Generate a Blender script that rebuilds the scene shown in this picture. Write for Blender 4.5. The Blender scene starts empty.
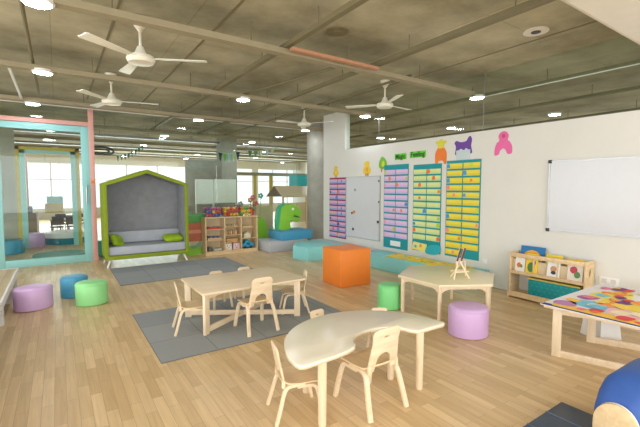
import bpy, bmesh, math, random
from mathutils import Vector, Matrix
random.seed(7)
C = bpy.context.scene.collection
PI = math.pi
R = math.radians

# ---------------------------------------------------------------- camera, world, light, exposure
CAM_F, CAM_H = 387.0, 1.5
YAW, PITCH = math.atan(262 / 387.0), math.atan(25.5 / 387.0)
cd = bpy.data.cameras.new('camera'); cam = bpy.data.objects.new('camera', cd); C.objects.link(cam)
cd.sensor_width = 36.0; cd.lens = CAM_F / 640 * 36.0; cd.clip_start = 0.05
cam.location = (0, 0, CAM_H); cam.rotation_euler = (PI / 2 - PITCH, 0, -YAW)
bpy.context.scene.camera = cam
sc = bpy.context.scene
sc.view_settings.view_transform = 'Standard'; sc.view_settings.look = 'None'
sc.view_settings.gamma = 1.0; sc.view_settings.use_curve_mapping = False
sc.view_settings.exposure = 0.06
w = bpy.data.worlds.new('daylight'); sc.world = w; w.use_nodes = True
w.node_tree.nodes['Background'].inputs['Color'].default_value = (0.93, 0.97, 1.0, 1)
w.node_tree.nodes['Background'].inputs['Strength'].default_value = 1.3

def area(name, loc, rot, sx, sy, power, col=(1, 1, 1)):
    l = bpy.data.lights.new(name, 'AREA'); l.shape = 'RECTANGLE'; l.size = sx; l.size_y = sy
    l.energy = power; l.color = col
    o = bpy.data.objects.new(name, l); C.objects.link(o); o.location = loc; o.rotation_euler = rot
    return o
area('daylight_left', (-4.3, 2.5, 1.7), (0, -PI / 2, 0), 2.6, 11, 290, (0.96, 0.98, 1.0))
area('daylight_behind', (1.0, -3.4, 1.7), (PI / 2, 0, 0), 9, 2.6, 250, (0.96, 0.98, 1.0))
area('daylight_far', (5, 22.5, 1.7), (-PI / 2, 0, 0), 16, 2.2, 520, (0.95, 1.0, 1.0))

area('fill_east', (13.5, 6, 1.7), (0, PI / 2, 0), 2.4, 14, 130)  # added fill lamp to brighten the neighbouring room; no window on this side

# camera geometry turned into places: a pixel on the floor plane z, the plane X or the plane Y
_F = Vector((math.sin(YAW) * math.cos(PITCH), math.cos(YAW) * math.cos(PITCH), -math.sin(PITCH)))
_R = Vector((math.cos(YAW), -math.sin(YAW), 0)); _U = _R.cross(_F)
def _ray(x, y): return _F * CAM_F + _R * (x - 320) + _U * (213.5 - y)
def onz(x, y, z=0.0):
    d = _ray(x, y); return d * ((z - CAM_H) / d.z) + Vector((0, 0, CAM_H))
def onX(x, y, X=5.42):
    d = _ray(x, y); return d * (X / d.x) + Vector((0, 0, CAM_H))
def onY(x, y, Y):
    d = _ray(x, y); return d * (Y / d.y) + Vector((0, 0, CAM_H))

# ---------------------------------------------------------------- materials
def lin(c): return tuple(((v / 255) / 12.92 if v / 255 <= 0.04045 else ((v / 255 + 0.055) / 1.055) ** 2.4) for v in c) + (1,)
def newmat(name):
    m = bpy.data.materials.new(name); m.use_nodes = True
    nt = m.node_tree; return m, nt, nt.nodes, nt.links, nt.nodes['Principled BSDF']
def plain(name, c, rough=0.5, metal=0.0, var=0.06, scale=8.0, bump=0.0, spec=0.5):
    m, nt, N, L, P = newmat(name)
    n = N.new('ShaderNodeTexNoise'); n.inputs['Scale'].default_value = scale; n.inputs['Detail'].default_value = 4
    tc = N.new('ShaderNodeTexCoord'); L.new(tc.outputs['Object'], n.inputs['Vector'])
    r = N.new('ShaderNodeValToRGB'); c = lin(c)
    r.color_ramp.elements[0].position = 0.3; r.color_ramp.elements[1].position = 0.7
    r.color_ramp.elements[0].color = tuple(v * (1 - var) for v in c[:3]) + (1,)
    r.color_ramp.elements[1].color = tuple(min(1, v * (1 + var)) for v in c[:3]) + (1,)
    L.new(n.outputs['Fac'], r.inputs['Fac']); L.new(r.outputs['Color'], P.inputs['Base Color'])
    P.inputs['Roughness'].default_value = rough; P.inputs['Metallic'].default_value = metal
    P.inputs['Specular IOR Level'].default_value = spec
    if bump:
        b = N.new('ShaderNodeBump'); b.inputs['Strength'].default_value = bump; b.inputs['Distance'].default_value = 0.003
        n2 = N.new('ShaderNodeTexNoise'); n2.inputs['Scale'].default_value = 220; L.new(tc.outputs['Object'], n2.inputs['Vector'])
        L.new(n2.outputs['Fac'], b.inputs['Height']); L.new(b.outputs['Normal'], P.inputs['Normal'])
    return m
def wood(name, c, c2, rough=0.38, axis=0):
    m, nt, N, L, P = newmat(name)
    tc = N.new('ShaderNodeTexCoord'); mp = N.new('ShaderNodeMapping'); L.new(tc.outputs['Object'], mp.inputs['Vector'])
    s = [14, 14, 14]; s[axis] = 1.6; mp.inputs['Scale'].default_value = s
    n = N.new('ShaderNodeTexNoise'); n.inputs['Scale'].default_value = 2.0; n.inputs['Detail'].default_value = 6; n.inputs['Distortion'].default_value = 0.6
    L.new(mp.outputs['Vector'], n.inputs['Vector'])
    r = N.new('ShaderNodeValToRGB'); r.color_ramp.elements[0].position = 0.32; r.color_ramp.elements[1].position = 0.68
    r.color_ramp.elements[0].color = lin(c2); r.color_ramp.elements[1].color = lin(c)
    L.new(n.outputs['Fac'], r.inputs['Fac']); L.new(r.outputs['Color'], P.inputs['Base Color'])
    P.inputs['Roughness'].default_value = rough
    return m
def emit(name, c, s):
    m, nt, N, L, P = newmat(name)
    P.inputs['Emission Color'].default_value = c + (1,); P.inputs['Emission Strength'].default_value = s
    P.inputs['Base Color'].default_value = (0.9, 0.9, 0.9, 1); return m
def glass(name, tint=(1, 1, 1), refl=0.5):
    m, nt, N, L, P = newmat(name)
    t = N.new('ShaderNodeBsdfTransparent'); t.inputs['Color'].default_value = tint + (1,)
    g = N.new('ShaderNodeBsdfGlossy'); g.inputs['Roughness'].default_value = 0.02
    fr = N.new('ShaderNodeLayerWeight'); fr.inputs['Blend'].default_value = 0.5
    pw = N.new('ShaderNodeMath'); pw.operation = 'POWER'; pw.inputs[1].default_value = 4.0
    L.new(fr.outputs['Facing'], pw.inputs[0])
    mm = N.new('ShaderNodeMath'); mm.operation = 'MULTIPLY_ADD'; mm.inputs[1].default_value = refl; mm.inputs[2].default_value = 0.03
    L.new(pw.outputs[0], mm.inputs[0])
    mx = N.new('ShaderNodeMixShader'); L.new(mm.outputs[0], mx.inputs['Fac'])
    L.new(t.outputs[0], mx.inputs[1]); L.new(g.outputs[0], mx.inputs[2])
    L.new(mx.outputs[0], N['Material Output'].inputs['Surface']); return m

def floor_mat():
    m, nt, N, L, P = newmat('oak_planks')
    tc = N.new('ShaderNodeTexCoord'); sp = N.new('ShaderNodeSeparateXYZ'); cb = N.new('ShaderNodeCombineXYZ')
    L.new(tc.outputs['Object'], sp.inputs[0]); L.new(sp.outputs['Y'], cb.inputs['X']); L.new(sp.outputs['X'], cb.inputs['Y'])
    b = N.new('ShaderNodeTexBrick'); b.offset = 0.37; b.offset_frequency = 2
    b.inputs['Scale'].default_value = 1.0; b.inputs['Brick Width'].default_value = 0.48; b.inputs['Row Height'].default_value = 0.072
    b.inputs['Mortar Size'].default_value = 0.0012; b.inputs['Mortar Smooth'].default_value = 0.2; b.inputs['Bias'].default_value = 0.0
    b.inputs['Color1'].default_value = lin((233, 206, 162)); b.inputs['Color2'].default_value = lin((209, 179, 133))
    b.inputs['Mortar'].default_value = lin((178, 148, 110))
    L.new(cb.outputs[0], b.inputs['Vector'])
    mp = N.new('ShaderNodeMapping'); mp.inputs['Scale'].default_value = (1.5, 26, 1); L.new(cb.outputs[0], mp.inputs['Vector'])
    n = N.new('ShaderNodeTexNoise'); n.inputs['Scale'].default_value = 1.6; n.inputs['Detail'].default_value = 7; n.inputs['Distortion'].default_value = 0.8
    L.new(mp.outputs[0], n.inputs['Vector'])
    r = N.new('ShaderNodeValToRGB'); r.color_ramp.elements[0].position = 0.3; r.color_ramp.elements[1].position = 0.75
    r.color_ramp.elements[0].color = (0.86, 0.84, 0.80, 1); r.color_ramp.elements[1].color = (1.06, 1.05, 1.04, 1)
    L.new(n.outputs['Fac'], r.inputs['Fac'])
    mx = N.new('ShaderNodeMix'); mx.data_type = 'RGBA'; mx.blend_type = 'MULTIPLY'; mx.inputs['Factor'].default_value = 0.9
    L.new(b.outputs['Color'], mx.inputs['A']); L.new(r.outputs['Color'], mx.inputs['B'])
    L.new(mx.outputs['Result'], P.inputs['Base Color'])
    P.inputs['Roughness'].default_value = 0.34; P.inputs['Specular IOR Level'].default_value = 0.45
    return m
def ceiling_mat():
    m, nt, N, L, P = newmat('raw_concrete')
    tc = N.new('ShaderNodeTexCoord')
    n = N.new('ShaderNodeTexNoise'); n.inputs['Scale'].default_value = 0.9; n.inputs['Detail'].default_value = 9; n.inputs['Roughness'].default_value = 0.62
    L.new(tc.outputs['Object'], n.inputs['Vector'])
    r = N.new('ShaderNodeValToRGB'); r.color_ramp.elements[0].position = 0.34; r.color_ramp.elements[1].position = 0.68
    r.color_ramp.elements[0].color = lin((138, 132, 106)); r.color_ramp.elements[1].color = lin((200, 193, 166))
    L.new(n.outputs['Fac'], r.inputs['Fac'])
    b = N.new('ShaderNodeTexBrick'); b.offset = 0.5
    sp = N.new('ShaderNodeSeparateXYZ'); cb = N.new('ShaderNodeCombineXYZ')
    L.new(tc.outputs['Object'], sp.inputs[0]); L.new(sp.outputs['Y'], cb.inputs['X']); L.new(sp.outputs['X'], cb.inputs['Y'])
    b.inputs['Scale'].default_value = 1.0; b.inputs['Brick Width'].default_value = 2.4; b.inputs['Row Height'].default_value = 1.22
    b.inputs['Mortar Size'].default_value = 0.008; b.inputs['Mortar Smooth'].default_value = 0.4
    b.inputs['Color1'].default_value = (1, 1, 1, 1); b.inputs['Color2'].default_value = (0.90, 0.90, 0.89, 1); b.inputs['Mortar'].default_value = (0.78, 0.77, 0.73, 1)
    L.new(cb.outputs[0], b.inputs['Vector'])
    mx = N.new('ShaderNodeMix'); mx.data_type = 'RGBA'; mx.blend_type = 'MULTIPLY'; mx.inputs['Factor'].default_value = 1
    L.new(r.outputs['Color'], mx.inputs['A']); L.new(b.outputs['Color'], mx.inputs['B'])
    L.new(mx.outputs['Result'], P.inputs['Base Color']); P.inputs['Roughness'].default_value = 0.8
    return m
def rug_mat():
    m, nt, N, L, P = newmat('carpet_tiles')
    tc = N.new('ShaderNodeTexCoord')
    b = N.new('ShaderNodeTexBrick'); b.offset = 0.0
    b.inputs['Scale'].default_value = 1.0; b.inputs['Brick Width'].default_value = 0.5; b.inputs['Row Height'].default_value = 0.5
    b.inputs['Mortar Size'].default_value = 0.003
    b.inputs['Color1'].default_value = lin((158, 162, 163)); b.inputs['Color2'].default_value = lin((144, 149, 151)); b.inputs['Mortar'].default_value = lin((112, 116, 118))
    L.new(tc.outputs['Object'], b.inputs['Vector'])
    n = N.new('ShaderNodeTexNoise'); n.inputs['Scale'].default_value = 150; L.new(tc.outputs['Object'], n.inputs['Vector'])
    mx = N.new('ShaderNodeMix'); mx.data_type = 'RGBA'; mx.blend_type = 'OVERLAY'; mx.inputs['Factor'].default_value = 0.12
    L.new(b.outputs['Color'], mx.inputs['A']); L.new(n.outputs['Color'], mx.inputs['B']); L.new(mx.outputs['Result'], P.inputs['Base Color'])
    P.inputs['Roughness'].default_value = 0.95; P.inputs['Specular IOR Level'].default_value = 0.1
    return m

M = {}
M['floor'] = floor_mat(); M['ceiling'] = ceiling_mat(); M['rug'] = rug_mat()
M['wall'] = plain('warm_white_paint', (226, 225, 218), 0.75, var=0.015, scale=3)
M['concrete'] = plain('grey_concrete', (170, 168, 156), 0.8, var=0.12, scale=4)
M['soffit'] = plain('soffit_paint', (226, 222, 212), 0.8, var=0.02)
M['tray'] = plain('beige_channel', (156, 145, 116), 0.6, var=0.05)
M['tray2'] = plain('olive_channel', (120, 112, 82), 0.6, var=0.05)
M['tray_red'] = plain('terracotta_channel', (186, 136, 104), 0.6, var=0.05)
M['white'] = plain('white_metal', (238, 238, 236), 0.4, var=0.02)
M['fan'] = plain('cream_enamel', (232, 228, 210), 0.35, var=0.02)
M['dark'] = plain('dark_plastic', (48, 48, 52), 0.5)
M['grey'] = plain('grey_metal', (150, 150, 148), 0.4, metal=0.5)
M['maple'] = wood('maple_wood', (240, 221, 190), (229, 205, 168), axis=0)
M['mapleZ'] = wood('maple_wood_upright', (240, 222, 192), (229, 206, 170), axis=2)
M['ply'] = wood('plywood', (240, 216, 176), (226, 198, 154), axis=1)
M['laminate'] = plain('pale_laminate', (241, 234, 214), 0.26, var=0.02)
M['hextop'] = plain('beige_laminate', (232, 220, 184), 0.25, var=0.02)
M['edge'] = wood('table_edge', (236, 214, 176), (222, 196, 152))
M['shelfwood'] = wood('shelf_birch', (232, 206, 162), (218, 188, 142), axis=0)
M['shelfback'] = plain('shelf_back_panel', (218, 198, 160), 0.6)
M['green'] = plain('olive_green_felt', (138, 156, 28), 0.8, bump=0.2)
M['greenpil'] = plain('lime_cushion', (156, 190, 30), 0.75, bump=0.2)
M['greyfelt'] = plain('grey_felt', (150, 152, 155), 0.9, bump=0.3, var=0.08)
M['greycush'] = plain('grey_cushion', (182, 187, 196), 0.85, bump=0.3)
M['lilac'] = plain('lilac_vinyl', (212, 176, 224), 0.4, var=0.02)
M['mint'] = plain('mint_green_vinyl', (150, 226, 150), 0.4, var=0.02)
M['kelly'] = plain('green_vinyl', (130, 222, 140), 0.4, var=0.02)
M['blue'] = plain('blue_vinyl', (72, 158, 196), 0.4, var=0.02)
M['orange'] = plain('orange_vinyl', (244, 138, 50), 0.5, var=0.02)
M['teal'] = plain('teal_vinyl', (140, 214, 214), 0.5, var=0.02)
M['tealframe'] = plain('aqua_frame', (152, 212, 212), 0.45, var=0.02)
M['pink'] = plain('salmon_frame', (228, 170, 160), 0.5, var=0.02)
M['yellowframe'] = plain('mustard_frame', (206, 180, 60), 0.5, var=0.02)
M['greyvinyl'] = plain('pale_grey_vinyl', (186, 190, 196), 0.5, var=0.02)
M['dino'] = plain('lime_dinosaur_vinyl', (134, 200, 50), 0.5, var=0.03)
M['dinoside'] = plain('sea_green_vinyl', (70, 176, 130), 0.5, var=0.03)
M['glass'] = glass('clear_glass', (0.93, 0.98, 0.95), 0.5)
M['binplastic'] = glass('clear_plastic', (0.96, 0.97, 0.98), 0.4)
M['board'] = plain('whiteboard_enamel', (212, 214, 218), 0.2, var=0.01)
M['alu'] = plain('brushed_aluminium', (190, 192, 192), 0.35, metal=0.6)
M['chart'] = plain('teal_chart_cloth', (20, 150, 160), 0.7)
M['maroon'] = plain('maroon_chart_cloth', (150, 40, 90), 0.7)
M['cyan'] = plain('turquoise_board', (30, 190, 200), 0.5)
M['navy'] = plain('navy_vinyl', (30, 62, 96), 0.32)
M['navyline'] = plain('navy_stripe', (96, 120, 150), 0.4)
M['sofa'] = plain('royal_blue_upholstery', (52, 92, 168), 0.5, var=0.06)
M['lamp'] = emit('lamp_glow', (0.86, 0.92, 1.0), 85.0)
M['terra'] = plain('terracotta_foam', (196, 112, 84), 0.6)
M['salmon'] = plain('salmon_foam', (224, 150, 124), 0.6)
M['white_paper'] = plain('white_paper', (240, 240, 238), 0.7, var=0.01)
def col(c, rough=0.6):
    k = 'c%d_%d_%d' % c
    if k not in M: M[k] = plain('tint_%d_%d_%d' % c, c, rough, var=0.03)
    return M[k]

# ---------------------------------------------------------------- mesh building
class MB:
    def __init__(self): self.bm = bmesh.new(); self.mats = []
    def mi(self, m):
        if m is None: return 0
        if m not in self.mats: self.mats.append(m)
        return self.mats.index(m)
    def _fin(self, verts, T, m):
        i = self.mi(m)
        if T is not None: bmesh.ops.transform(self.bm, matrix=T, verts=verts)
        for v in verts:
            for f in v.link_faces: f.material_index = i
    def box(self, x0, x1, y0, y1, z0, z1, m=None, T=None, bev=0.0, seg=2):
        r = bmesh.ops.create_cube(self.bm, size=1.0); vs = r['verts']
        for v in vs: v.co = Vector((x0 + (v.co.x + .5) * (x1 - x0), y0 + (v.co.y + .5) * (y1 - y0), z0 + (v.co.z + .5) * (z1 - z0)))
        if bev:
            es = list({e for v in vs for e in v.link_edges})
            rr = bmesh.ops.bevel(self.bm, geom=es, offset=bev, segments=seg, profile=0.5, affect='EDGES')
            vs = list({v for f in rr['faces'] for v in f.verts} | {v for v in vs if v.is_valid})
        self._fin(vs, T, m); return self
    def lathe(self, prof, m=None, T=None, n=24, cap=True):
        rings = []
        for r, z in prof:
            rings.append([self.bm.verts.new((r * math.cos(2 * PI * k / n), r * math.sin(2 * PI * k / n), z)) for k in range(n)])
        for a, b in zip(rings, rings[1:]):
            for k in range(n): self.bm.faces.new((a[k], a[(k + 1) % n], b[(k + 1) % n], b[k]))
        if cap:
            self.bm.faces.new(list(reversed(rings[0]))); self.bm.faces.new(rings[-1])
        self._fin([v for r in rings for v in r], T, m); return self
    def blob(self, fn, levels, m=None, T=None, n=40):
        """stack of outlines: fn(theta, level) -> (x, y, z)"""
        rings = [[self.bm.verts.new(fn(2 * PI * k / n, l)) for k in range(n)] for l in levels]
        for a, b in zip(rings, rings[1:]):
            for k in range(n): self.bm.faces.new((a[k], a[(k + 1) % n], b[(k + 1) % n], b[k]))
        self.bm.faces.new(list(reversed(rings[0]))); self.bm.faces.new(rings[-1])
        self._fin([v for r in rings for v in r], T, m); return self
    def sphere(self, c, r, m=None, sub=2, s=(1, 1, 1)):
        q = bmesh.ops.create_icosphere(self.bm, subdivisions=sub, radius=r)
        self._fin(q['verts'], Matrix.Translation(c) @ Matrix.Diagonal((*s, 1)), m); return self
    def sweep(self, path, w, h, m=None, T=None, side=(1, 0, 0), rnd=False, n=8, taper=None):
        """rectangle (or round) section w across `side`, h the other way, along path"""
        P_ = [Vector(p) for p in path]; rings = []
        for i, p in enumerate(P_):
            t = (P_[min(i + 1, len(P_) - 1)] - P_[max(i - 1, 0)]).normalized()
            s = Vector(side); s = (s - t * s.dot(t)).normalized(); u = t.cross(s)
            k = 1.0 if taper is None else taper[0] + (taper[1] - taper[0]) * i / (len(P_) - 1)
            if rnd: ring = [p + s * math.cos(2 * PI * j / n) * w * k / 2 + u * math.sin(2 * PI * j / n) * h * k / 2 for j in range(n)]
            else:
                c = min(w, h) * 0.18; W, H = w * k / 2, h * k / 2
                ring = [p + s * a + u * b for a, b in ((W - c, -H), (W, -H + c), (W, H - c), (W - c, H), (-W + c, H), (-W, H - c), (-W, -H + c), (-W + c, -H))]
            rings.append([self.bm.verts.new(q) for q in ring])
        k = len(rings[0])
        for a, b in zip(rings, rings[1:]):
            for j in range(k): self.bm.faces.new((a[j], a[(j + 1) % k], b[(j + 1) % k], b[j]))
        self.bm.faces.new(list(reversed(rings[0]))); self.bm.faces.new(rings[-1])
        self._fin([v for r in rings for v in r], T, m); return self
    def rod(self, a, b, r, m=None, n=8): 
        d = Vector(b) - Vector(a); side = (1, 0, 0) if abs(d.normalized().x) < 0.8 else (0, 1, 0)
        return self.sweep([a, b], 2 * r, 2 * r, m, side=side, rnd=True, n=n)
    def plate(self, loops, t, m=None, T=None, bev=0.0):
        """flat plate in XY with holes, thickness t centred on z = 0"""
        cu = bpy.data.curves.new('outline', 'CURVE'); cu.dimensions = '2D'; cu.fill_mode = 'BOTH'
        cu.extrude = max(t / 2 - bev, 1e-4); cu.bevel_depth = bev; cu.bevel_resolution = 1; cu.offset = -bev if bev else 0
        for lp in loops:
            s = cu.splines.new('POLY'); s.points.add(len(lp) - 1); s.use_cyclic_u = True
            for p, (x, y) in zip(s.points, lp): p.co = (x, y, 0, 1)
        o = bpy.data.objects.new('outline', cu); C.objects.link(o)
        dg = bpy.context.evaluated_depsgraph_get(); me = bpy.data.meshes.new_from_object(o.evaluated_get(dg))
        b2 = bmesh.new(); b2.from_mesh(me); bmesh.ops.remove_doubles(b2, verts=b2.verts, dist=1e-5)
        mp = {v: self.bm.verts.new(v.co) for v in b2.verts}
        for f in b2.faces:
            try: self.bm.faces.new([mp[v] for v in f.verts])
            except ValueError: pass
        self._fin(list(mp.values()), T, m); b2.free()
        bpy.data.objects.remove(o); bpy.data.curves.remove(cu); bpy.data.meshes.remove(me)
        return self
    def build(self, name, m=None, parent=None, smooth=True, loc=None, rotz=0.0):
        bmesh.ops.recalc_face_normals(self.bm, faces=self.bm.faces)
        me = bpy.data.meshes.new(name); self.bm.to_mesh(me); self.bm.free()
        for mm in (self.mats or [m]): me.materials.append(mm)
        o = bpy.data.objects.new(name, me); C.objects.link(o)
        if parent: o.parent = parent
        if loc is not None: o.location = loc
        if rotz: o.rotation_euler = (0, 0, rotz)
        if smooth:
            me.polygons.foreach_set('use_smooth', [True] * len(me.polygons))
            try: me.set_sharp_from_angle(angle=R(38))
            except Exception: pass
        return o

def tag(o, label, cat, group=None, kind=None):
    o['label'] = label; o['category'] = cat
    if group: o['group'] = group
    if kind: o['kind'] = kind
    return o
def thing(name, label, cat, loc=(0, 0, 0), rotz=0.0, group=None):
    o = bpy.data.objects.new(name, None); C.objects.link(o); o.empty_display_size = 0.1
    o.location = loc; o.rotation_euler = (0, 0, rotz); return tag(o, label, cat, group)
def copy_tree(o, parent=None):
    c = o.copy(); C.objects.link(c); c.parent = parent
    for ch in list(o.children): copy_tree(ch, c)
    return c
def struct(o): o['kind'] = 'structure'; return o
def arc(cx, cy, r, a0, a1, n=12, ry=None):
    ry = r if ry is None else ry
    return [(cx + r * math.cos(R(a0 + (a1 - a0) * k / n)), cy + ry * math.sin(R(a0 + (a1 - a0) * k / n))) for k in range(n + 1)]
def rrect(x0, x1, y0, y1, r, n=5):
    return arc(x1 - r, y1 - r, r, 0, 90, n) + arc(x0 + r, y1 - r, r, 90, 180, n) + arc(x0 + r, y0 + r, r, 180, 270, n) + arc(x1 - r, y0 + r, r, 270, 360, n)
def catmull(pts, n=5, closed=True):
    out = []; N = len(pts)
    for i in range(N if closed else N - 1):
        p0, p1, p2, p3 = [Vector(pts[(i + k) % N] if closed else pts[min(max(i + k, 0), N - 1)]) for k in (-1, 0, 1, 2)]
        for j in range(n):
            t = j / n
            out.append(tuple(0.5 * ((2 * p1) + (p2 - p0) * t + (2 * p0 - 5 * p1 + 4 * p2 - p3) * t * t + (3 * p1 - p0 - 3 * p2 + p3) * t ** 3)))
    if not closed: out.append(tuple(pts[-1]))
    return out
# plate frames: local x right, y up, z out of the surface
def frame(origin, xdir, ydir):
    x = Vector(xdir).normalized(); y = Vector(ydir).normalized(); z = x.cross(y)
    m = Matrix.Identity(4)
    for i, v in enumerate((x, y, z)):
        m[0][i], m[1][i], m[2][i] = v
    m.translation = Vector(origin); return m
def TX(y, z, out=0.0, X=5.42): return frame((X - out, y, z), (0, -1, 0), (0, 0, 1))     # on the right wall
def TY(x, y, z): return frame((x, y, z), (1, 0, 0), (0, 0, 1))                          # facing -Y

# ---------------------------------------------------------------- the setting
CEIL = 3.25; BEAM = 2.99
struct(MB().box(-8, 14, -5, 24, -0.1, 0).build('floor', M['floor']))
struct(MB().box(-8, 14, -5, 24, CEIL, CEIL + 0.1).build('ceiling', M['ceiling']))
struct(MB().box(-8, 5.42, -5, 1.45, 2.9, CEIL).box(-8, 5.42, 1.45, 1.5, 2.93, CEIL).build('ceiling_bulkhead', M['soffit']))
WALLTOP = 2.37
struct(MB().box(5.42, 5.56, -4.2, 7.0, 0, WALLTOP).box(5.42, 5.56, 7.0, 7.85, 0, CEIL).build('wall_right', M['wall']))
struct(MB().box(5.405, 5.42, -4.2, 7.85, 0, 0.06, bev=0.003).build('baseboard_right', M['wall']))
cw = struct(MB().box(5.48, 5.49, -4.2, 7.0, WALLTOP, CEIL).build('window_1', M['glass']))
f_ = MB()
for y in (-1.2, 1.2, 3.6, 5.95): f_.box(5.478, 5.492, y - .004, y + .004, WALLTOP, CEIL)
f_.box(5.465, 5.505, -4.2, 7.0, WALLTOP, WALLTOP + 0.012)
f_.build('glazing_joint', M['grey'], cw)
# round concrete pillar standing behind the wall end
struct(MB().lathe([(0.36, 0), (0.36, CEIL)], n=40).build('pillar', M['concrete'], loc=(6.06, 8.95, 0)))
# neighbouring room, seen through the strip of glass above the wall
struct(MB().box(13.9, 14, -5, 24, 0, CEIL).build('wall_east', M['wall']))
# far facade: low wall, lintel, piers; the sky shows between them
fw = MB().box(-8, 14, 23, 23.2, 0, 0.45).box(-8, 14, 23, 23.2, 2.75, CEIL)
for x in (-8, -3.5, 1.2, 6.2, 10.4): fw.box(x, x + 0.35, 23, 23.2, 0.45, 2.75)
struct(fw.build('wall_back', M['wall']))
for i, (a, b) in enumerate([(-7.65, -3.5), (-3.15, 1.2), (1.55, 6.2), (6.55, 10.4), (10.75, 14)]):
    wn = MB()
    for k in range(4):
        x = a + (b - a) * k / 3; wn.box(x - .03, x + .03, 23.05, 23.1, 0.45, 2.75)
    wn.box(a, b, 23.05, 23.1, 0.45, 0.5).box(a, b, 23.05, 23.1, 2.7, 2.75).box(a, b, 23.05, 23.1, 1.9, 1.94)
    struct(wn.build('window_%d' % (i + 2), M['white']))

# glazed partition
GY = 9.2
hd = MB().box(-8, 5.7, GY - .03, GY + .05, 3.08, 3.13)
struct(hd.build('trim_1', M['tray']))
struct(MB().box(-8, 5.7, GY - .035, GY - .03, 3.085, 3.10).build('trim_2', M['white']))
gp = struct(MB().box(0.64, 5.75, GY, GY + .01, 0.02, 3.08).build('window_7', M['glass']))
j_ = MB()
for x in (2.02, 3.2, 4.35): j_.box(x - .008, x + .008, GY - .004, GY + .014, 0, 3.08)
j_.build('glazing_joint', M['glass'], gp)
# salmon frame around the aqua door
sf = MB().box(0.56, 0.65, GY - .06, GY + .06, 0, 3.08, bev=.004).box(-3.2, 0.56, GY - .05, GY + .05, 2.74, 2.82, bev=.004)
struct(sf.build('trim_3', M['pink']))
dr = struct(MB().box(-.97, -.85, GY - .04, GY + .04, 0, 2.73, bev=.004).box(.42, .56, GY - .04, GY + .04, 0, 2.73, bev=.004)
            .box(-.85, .42, GY - .04, GY + .04, 2.61, 2.73, bev=.004).box(-.85, .42, GY - .04, GY + .04, 0, 0.14, bev=.004)
            .box(-3.2, -.97, GY - .04, GY + .04, 2.61, 2.73).box(-3.2, -.97, GY - .04, GY + .04, 0, .14).build('door_1', M['tealframe']))
MB().box(-.85, .42, GY - .005, GY + .005, .14, 2.61).build('pane', M['glass'], dr)
MB().box(-3.2, -.97, GY - .005, GY + .005, .14, 2.61).build('side_pane', M['glass'], dr)
MB().box(-3.2, .56, GY - .005, GY + .005, 2.82, 3.08).build('transom_pane', M['glass'], dr)
MB().rod((.485, GY - .09, 1.18), (.485, GY - .09, 1.55), .014, M['alu']).rod((.485, GY - .09, 1.2), (.485, GY - .03, 1.2), .01, M['alu']).rod((.485, GY - .09, 1.53), (.485, GY - .03, 1.53), .01, M['alu']).build('door_handle', None, dr)
MB().plate([arc(0, 0, .035, 0, 350, 18)], .006, M['orange'], TY(.6, GY - .066, 1.62)).build('door_sticker', None, dr)

# second doorway in the room behind
def doorway(num, x0, x1, Y, zt, w, mat, mat2):
    b = MB().box(x0, x0 + w, Y, Y + .1, 0, zt, mat).box(x1 - w, x1, Y, Y + .1, 0, zt, mat).box(x0, x1, Y, Y + .1, zt - w, zt, mat)
    x0 += w; x1 -= w; zt -= w
    b.box(x0, x0 + w * 1.4, Y - .02, Y + .08, 0, zt, mat2).box(x1 - w * 1.4, x1, Y - .02, Y + .08, 0, zt, mat2).box(x0, x1, Y - .02, Y + .08, zt - w, zt, mat2)
    return struct(b.build('door_%d' % num, None))
doorway(2, -.83, .50, 12.0, 2.52, .08, M['yellowframe'], M['tealframe'])
struct(MB().box(-8, -.83, 12.0, 12.1, 0, CEIL).build('wall_left', M['concrete']))
a_ = onY(27, 200, 15.2).x
struct(MB().box(a_ - .04, a_ + .06, 15, 15.1, 0, 2.5).build('trim_4', M['pink']))
# grey wall section and pillar behind the glass
x0, x1 = onY(186, 180, 13.2).x, onY(222, 180, 13.2).x
struct(MB().box(x0, x1, 13.2, 13.3, 0, 2.45).build('wall_middle', M['concrete']))
x0, x1 = onY(222, 170, 12.5).x, onY(237, 170, 12.5).x
struct(MB().box(x0, x1, 12.5, 13.0, 0, CEIL).build('pillar', M['concrete']))
for k, px in enumerate((255, 271)):
    p = onY(px, 180, 13.4); struct(MB().box(p.x - .06, p.x + .06, 13.4, 13.46, 0, 2.0).build('trim_%d' % (5 + k), M['yellowframe']))
struct(MB().box(onY(237, 172, 13.4).x, onY(330, 172, 13.4).x, 13.38, 13.48, 1.96, 2.08).build('trim_7', M['tray']))

# ---------------------------------------------------------------- ceiling services
n_ = 20
def beam_b(Y, x0, x1, mat, wd=.11, pipe=True):
    global n_
    b = MB().box(x0, x1, Y - wd / 2, Y + wd / 2, BEAM - .015, BEAM, mat)
    b.box(x0, x1, Y - wd / 2, Y - wd / 2 + .012, BEAM, BEAM + .045, mat).box(x0, x1, Y + wd / 2 - .012, Y + wd / 2, BEAM, BEAM + .045, mat)
    if pipe: b.rod((x0, Y + .12, BEAM + .08), (x1, Y + .12, BEAM + .08), .014, M['tray'])
    o = struct(b.build('trim_%d' % n_, None)); n_ += 1
    r = MB(); x = x0 + .55
    while x < x1: r.rod((x, Y, BEAM), (x, Y, CEIL), .006, M['tray2'], n=5); x += 1.3
    r.build('hanger_rod', None, o); return o
def beam_a(X, y0, y1, mat, wd=.06, z=BEAM + .05):
    global n_
    o = struct(MB().box(X - wd / 2, X + wd / 2, y0, y1, z, z + .05, mat).build('trim_%d' % n_, None)); n_ += 1
    r = MB(); y = y0 + .45
    while y < y1: r.rod((X, y, z), (X, y, CEIL), .006, M['tray2'], n=5); y += 1.25
    r.build('hanger_rod', None, o); return o
beam_b(3.88, -4, 5.6, M['tray']); beam_b(6.12, -4, 5.6, M['tray']); beam_b(8.3, -4, 8, M['tray'], .05, False)
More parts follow.
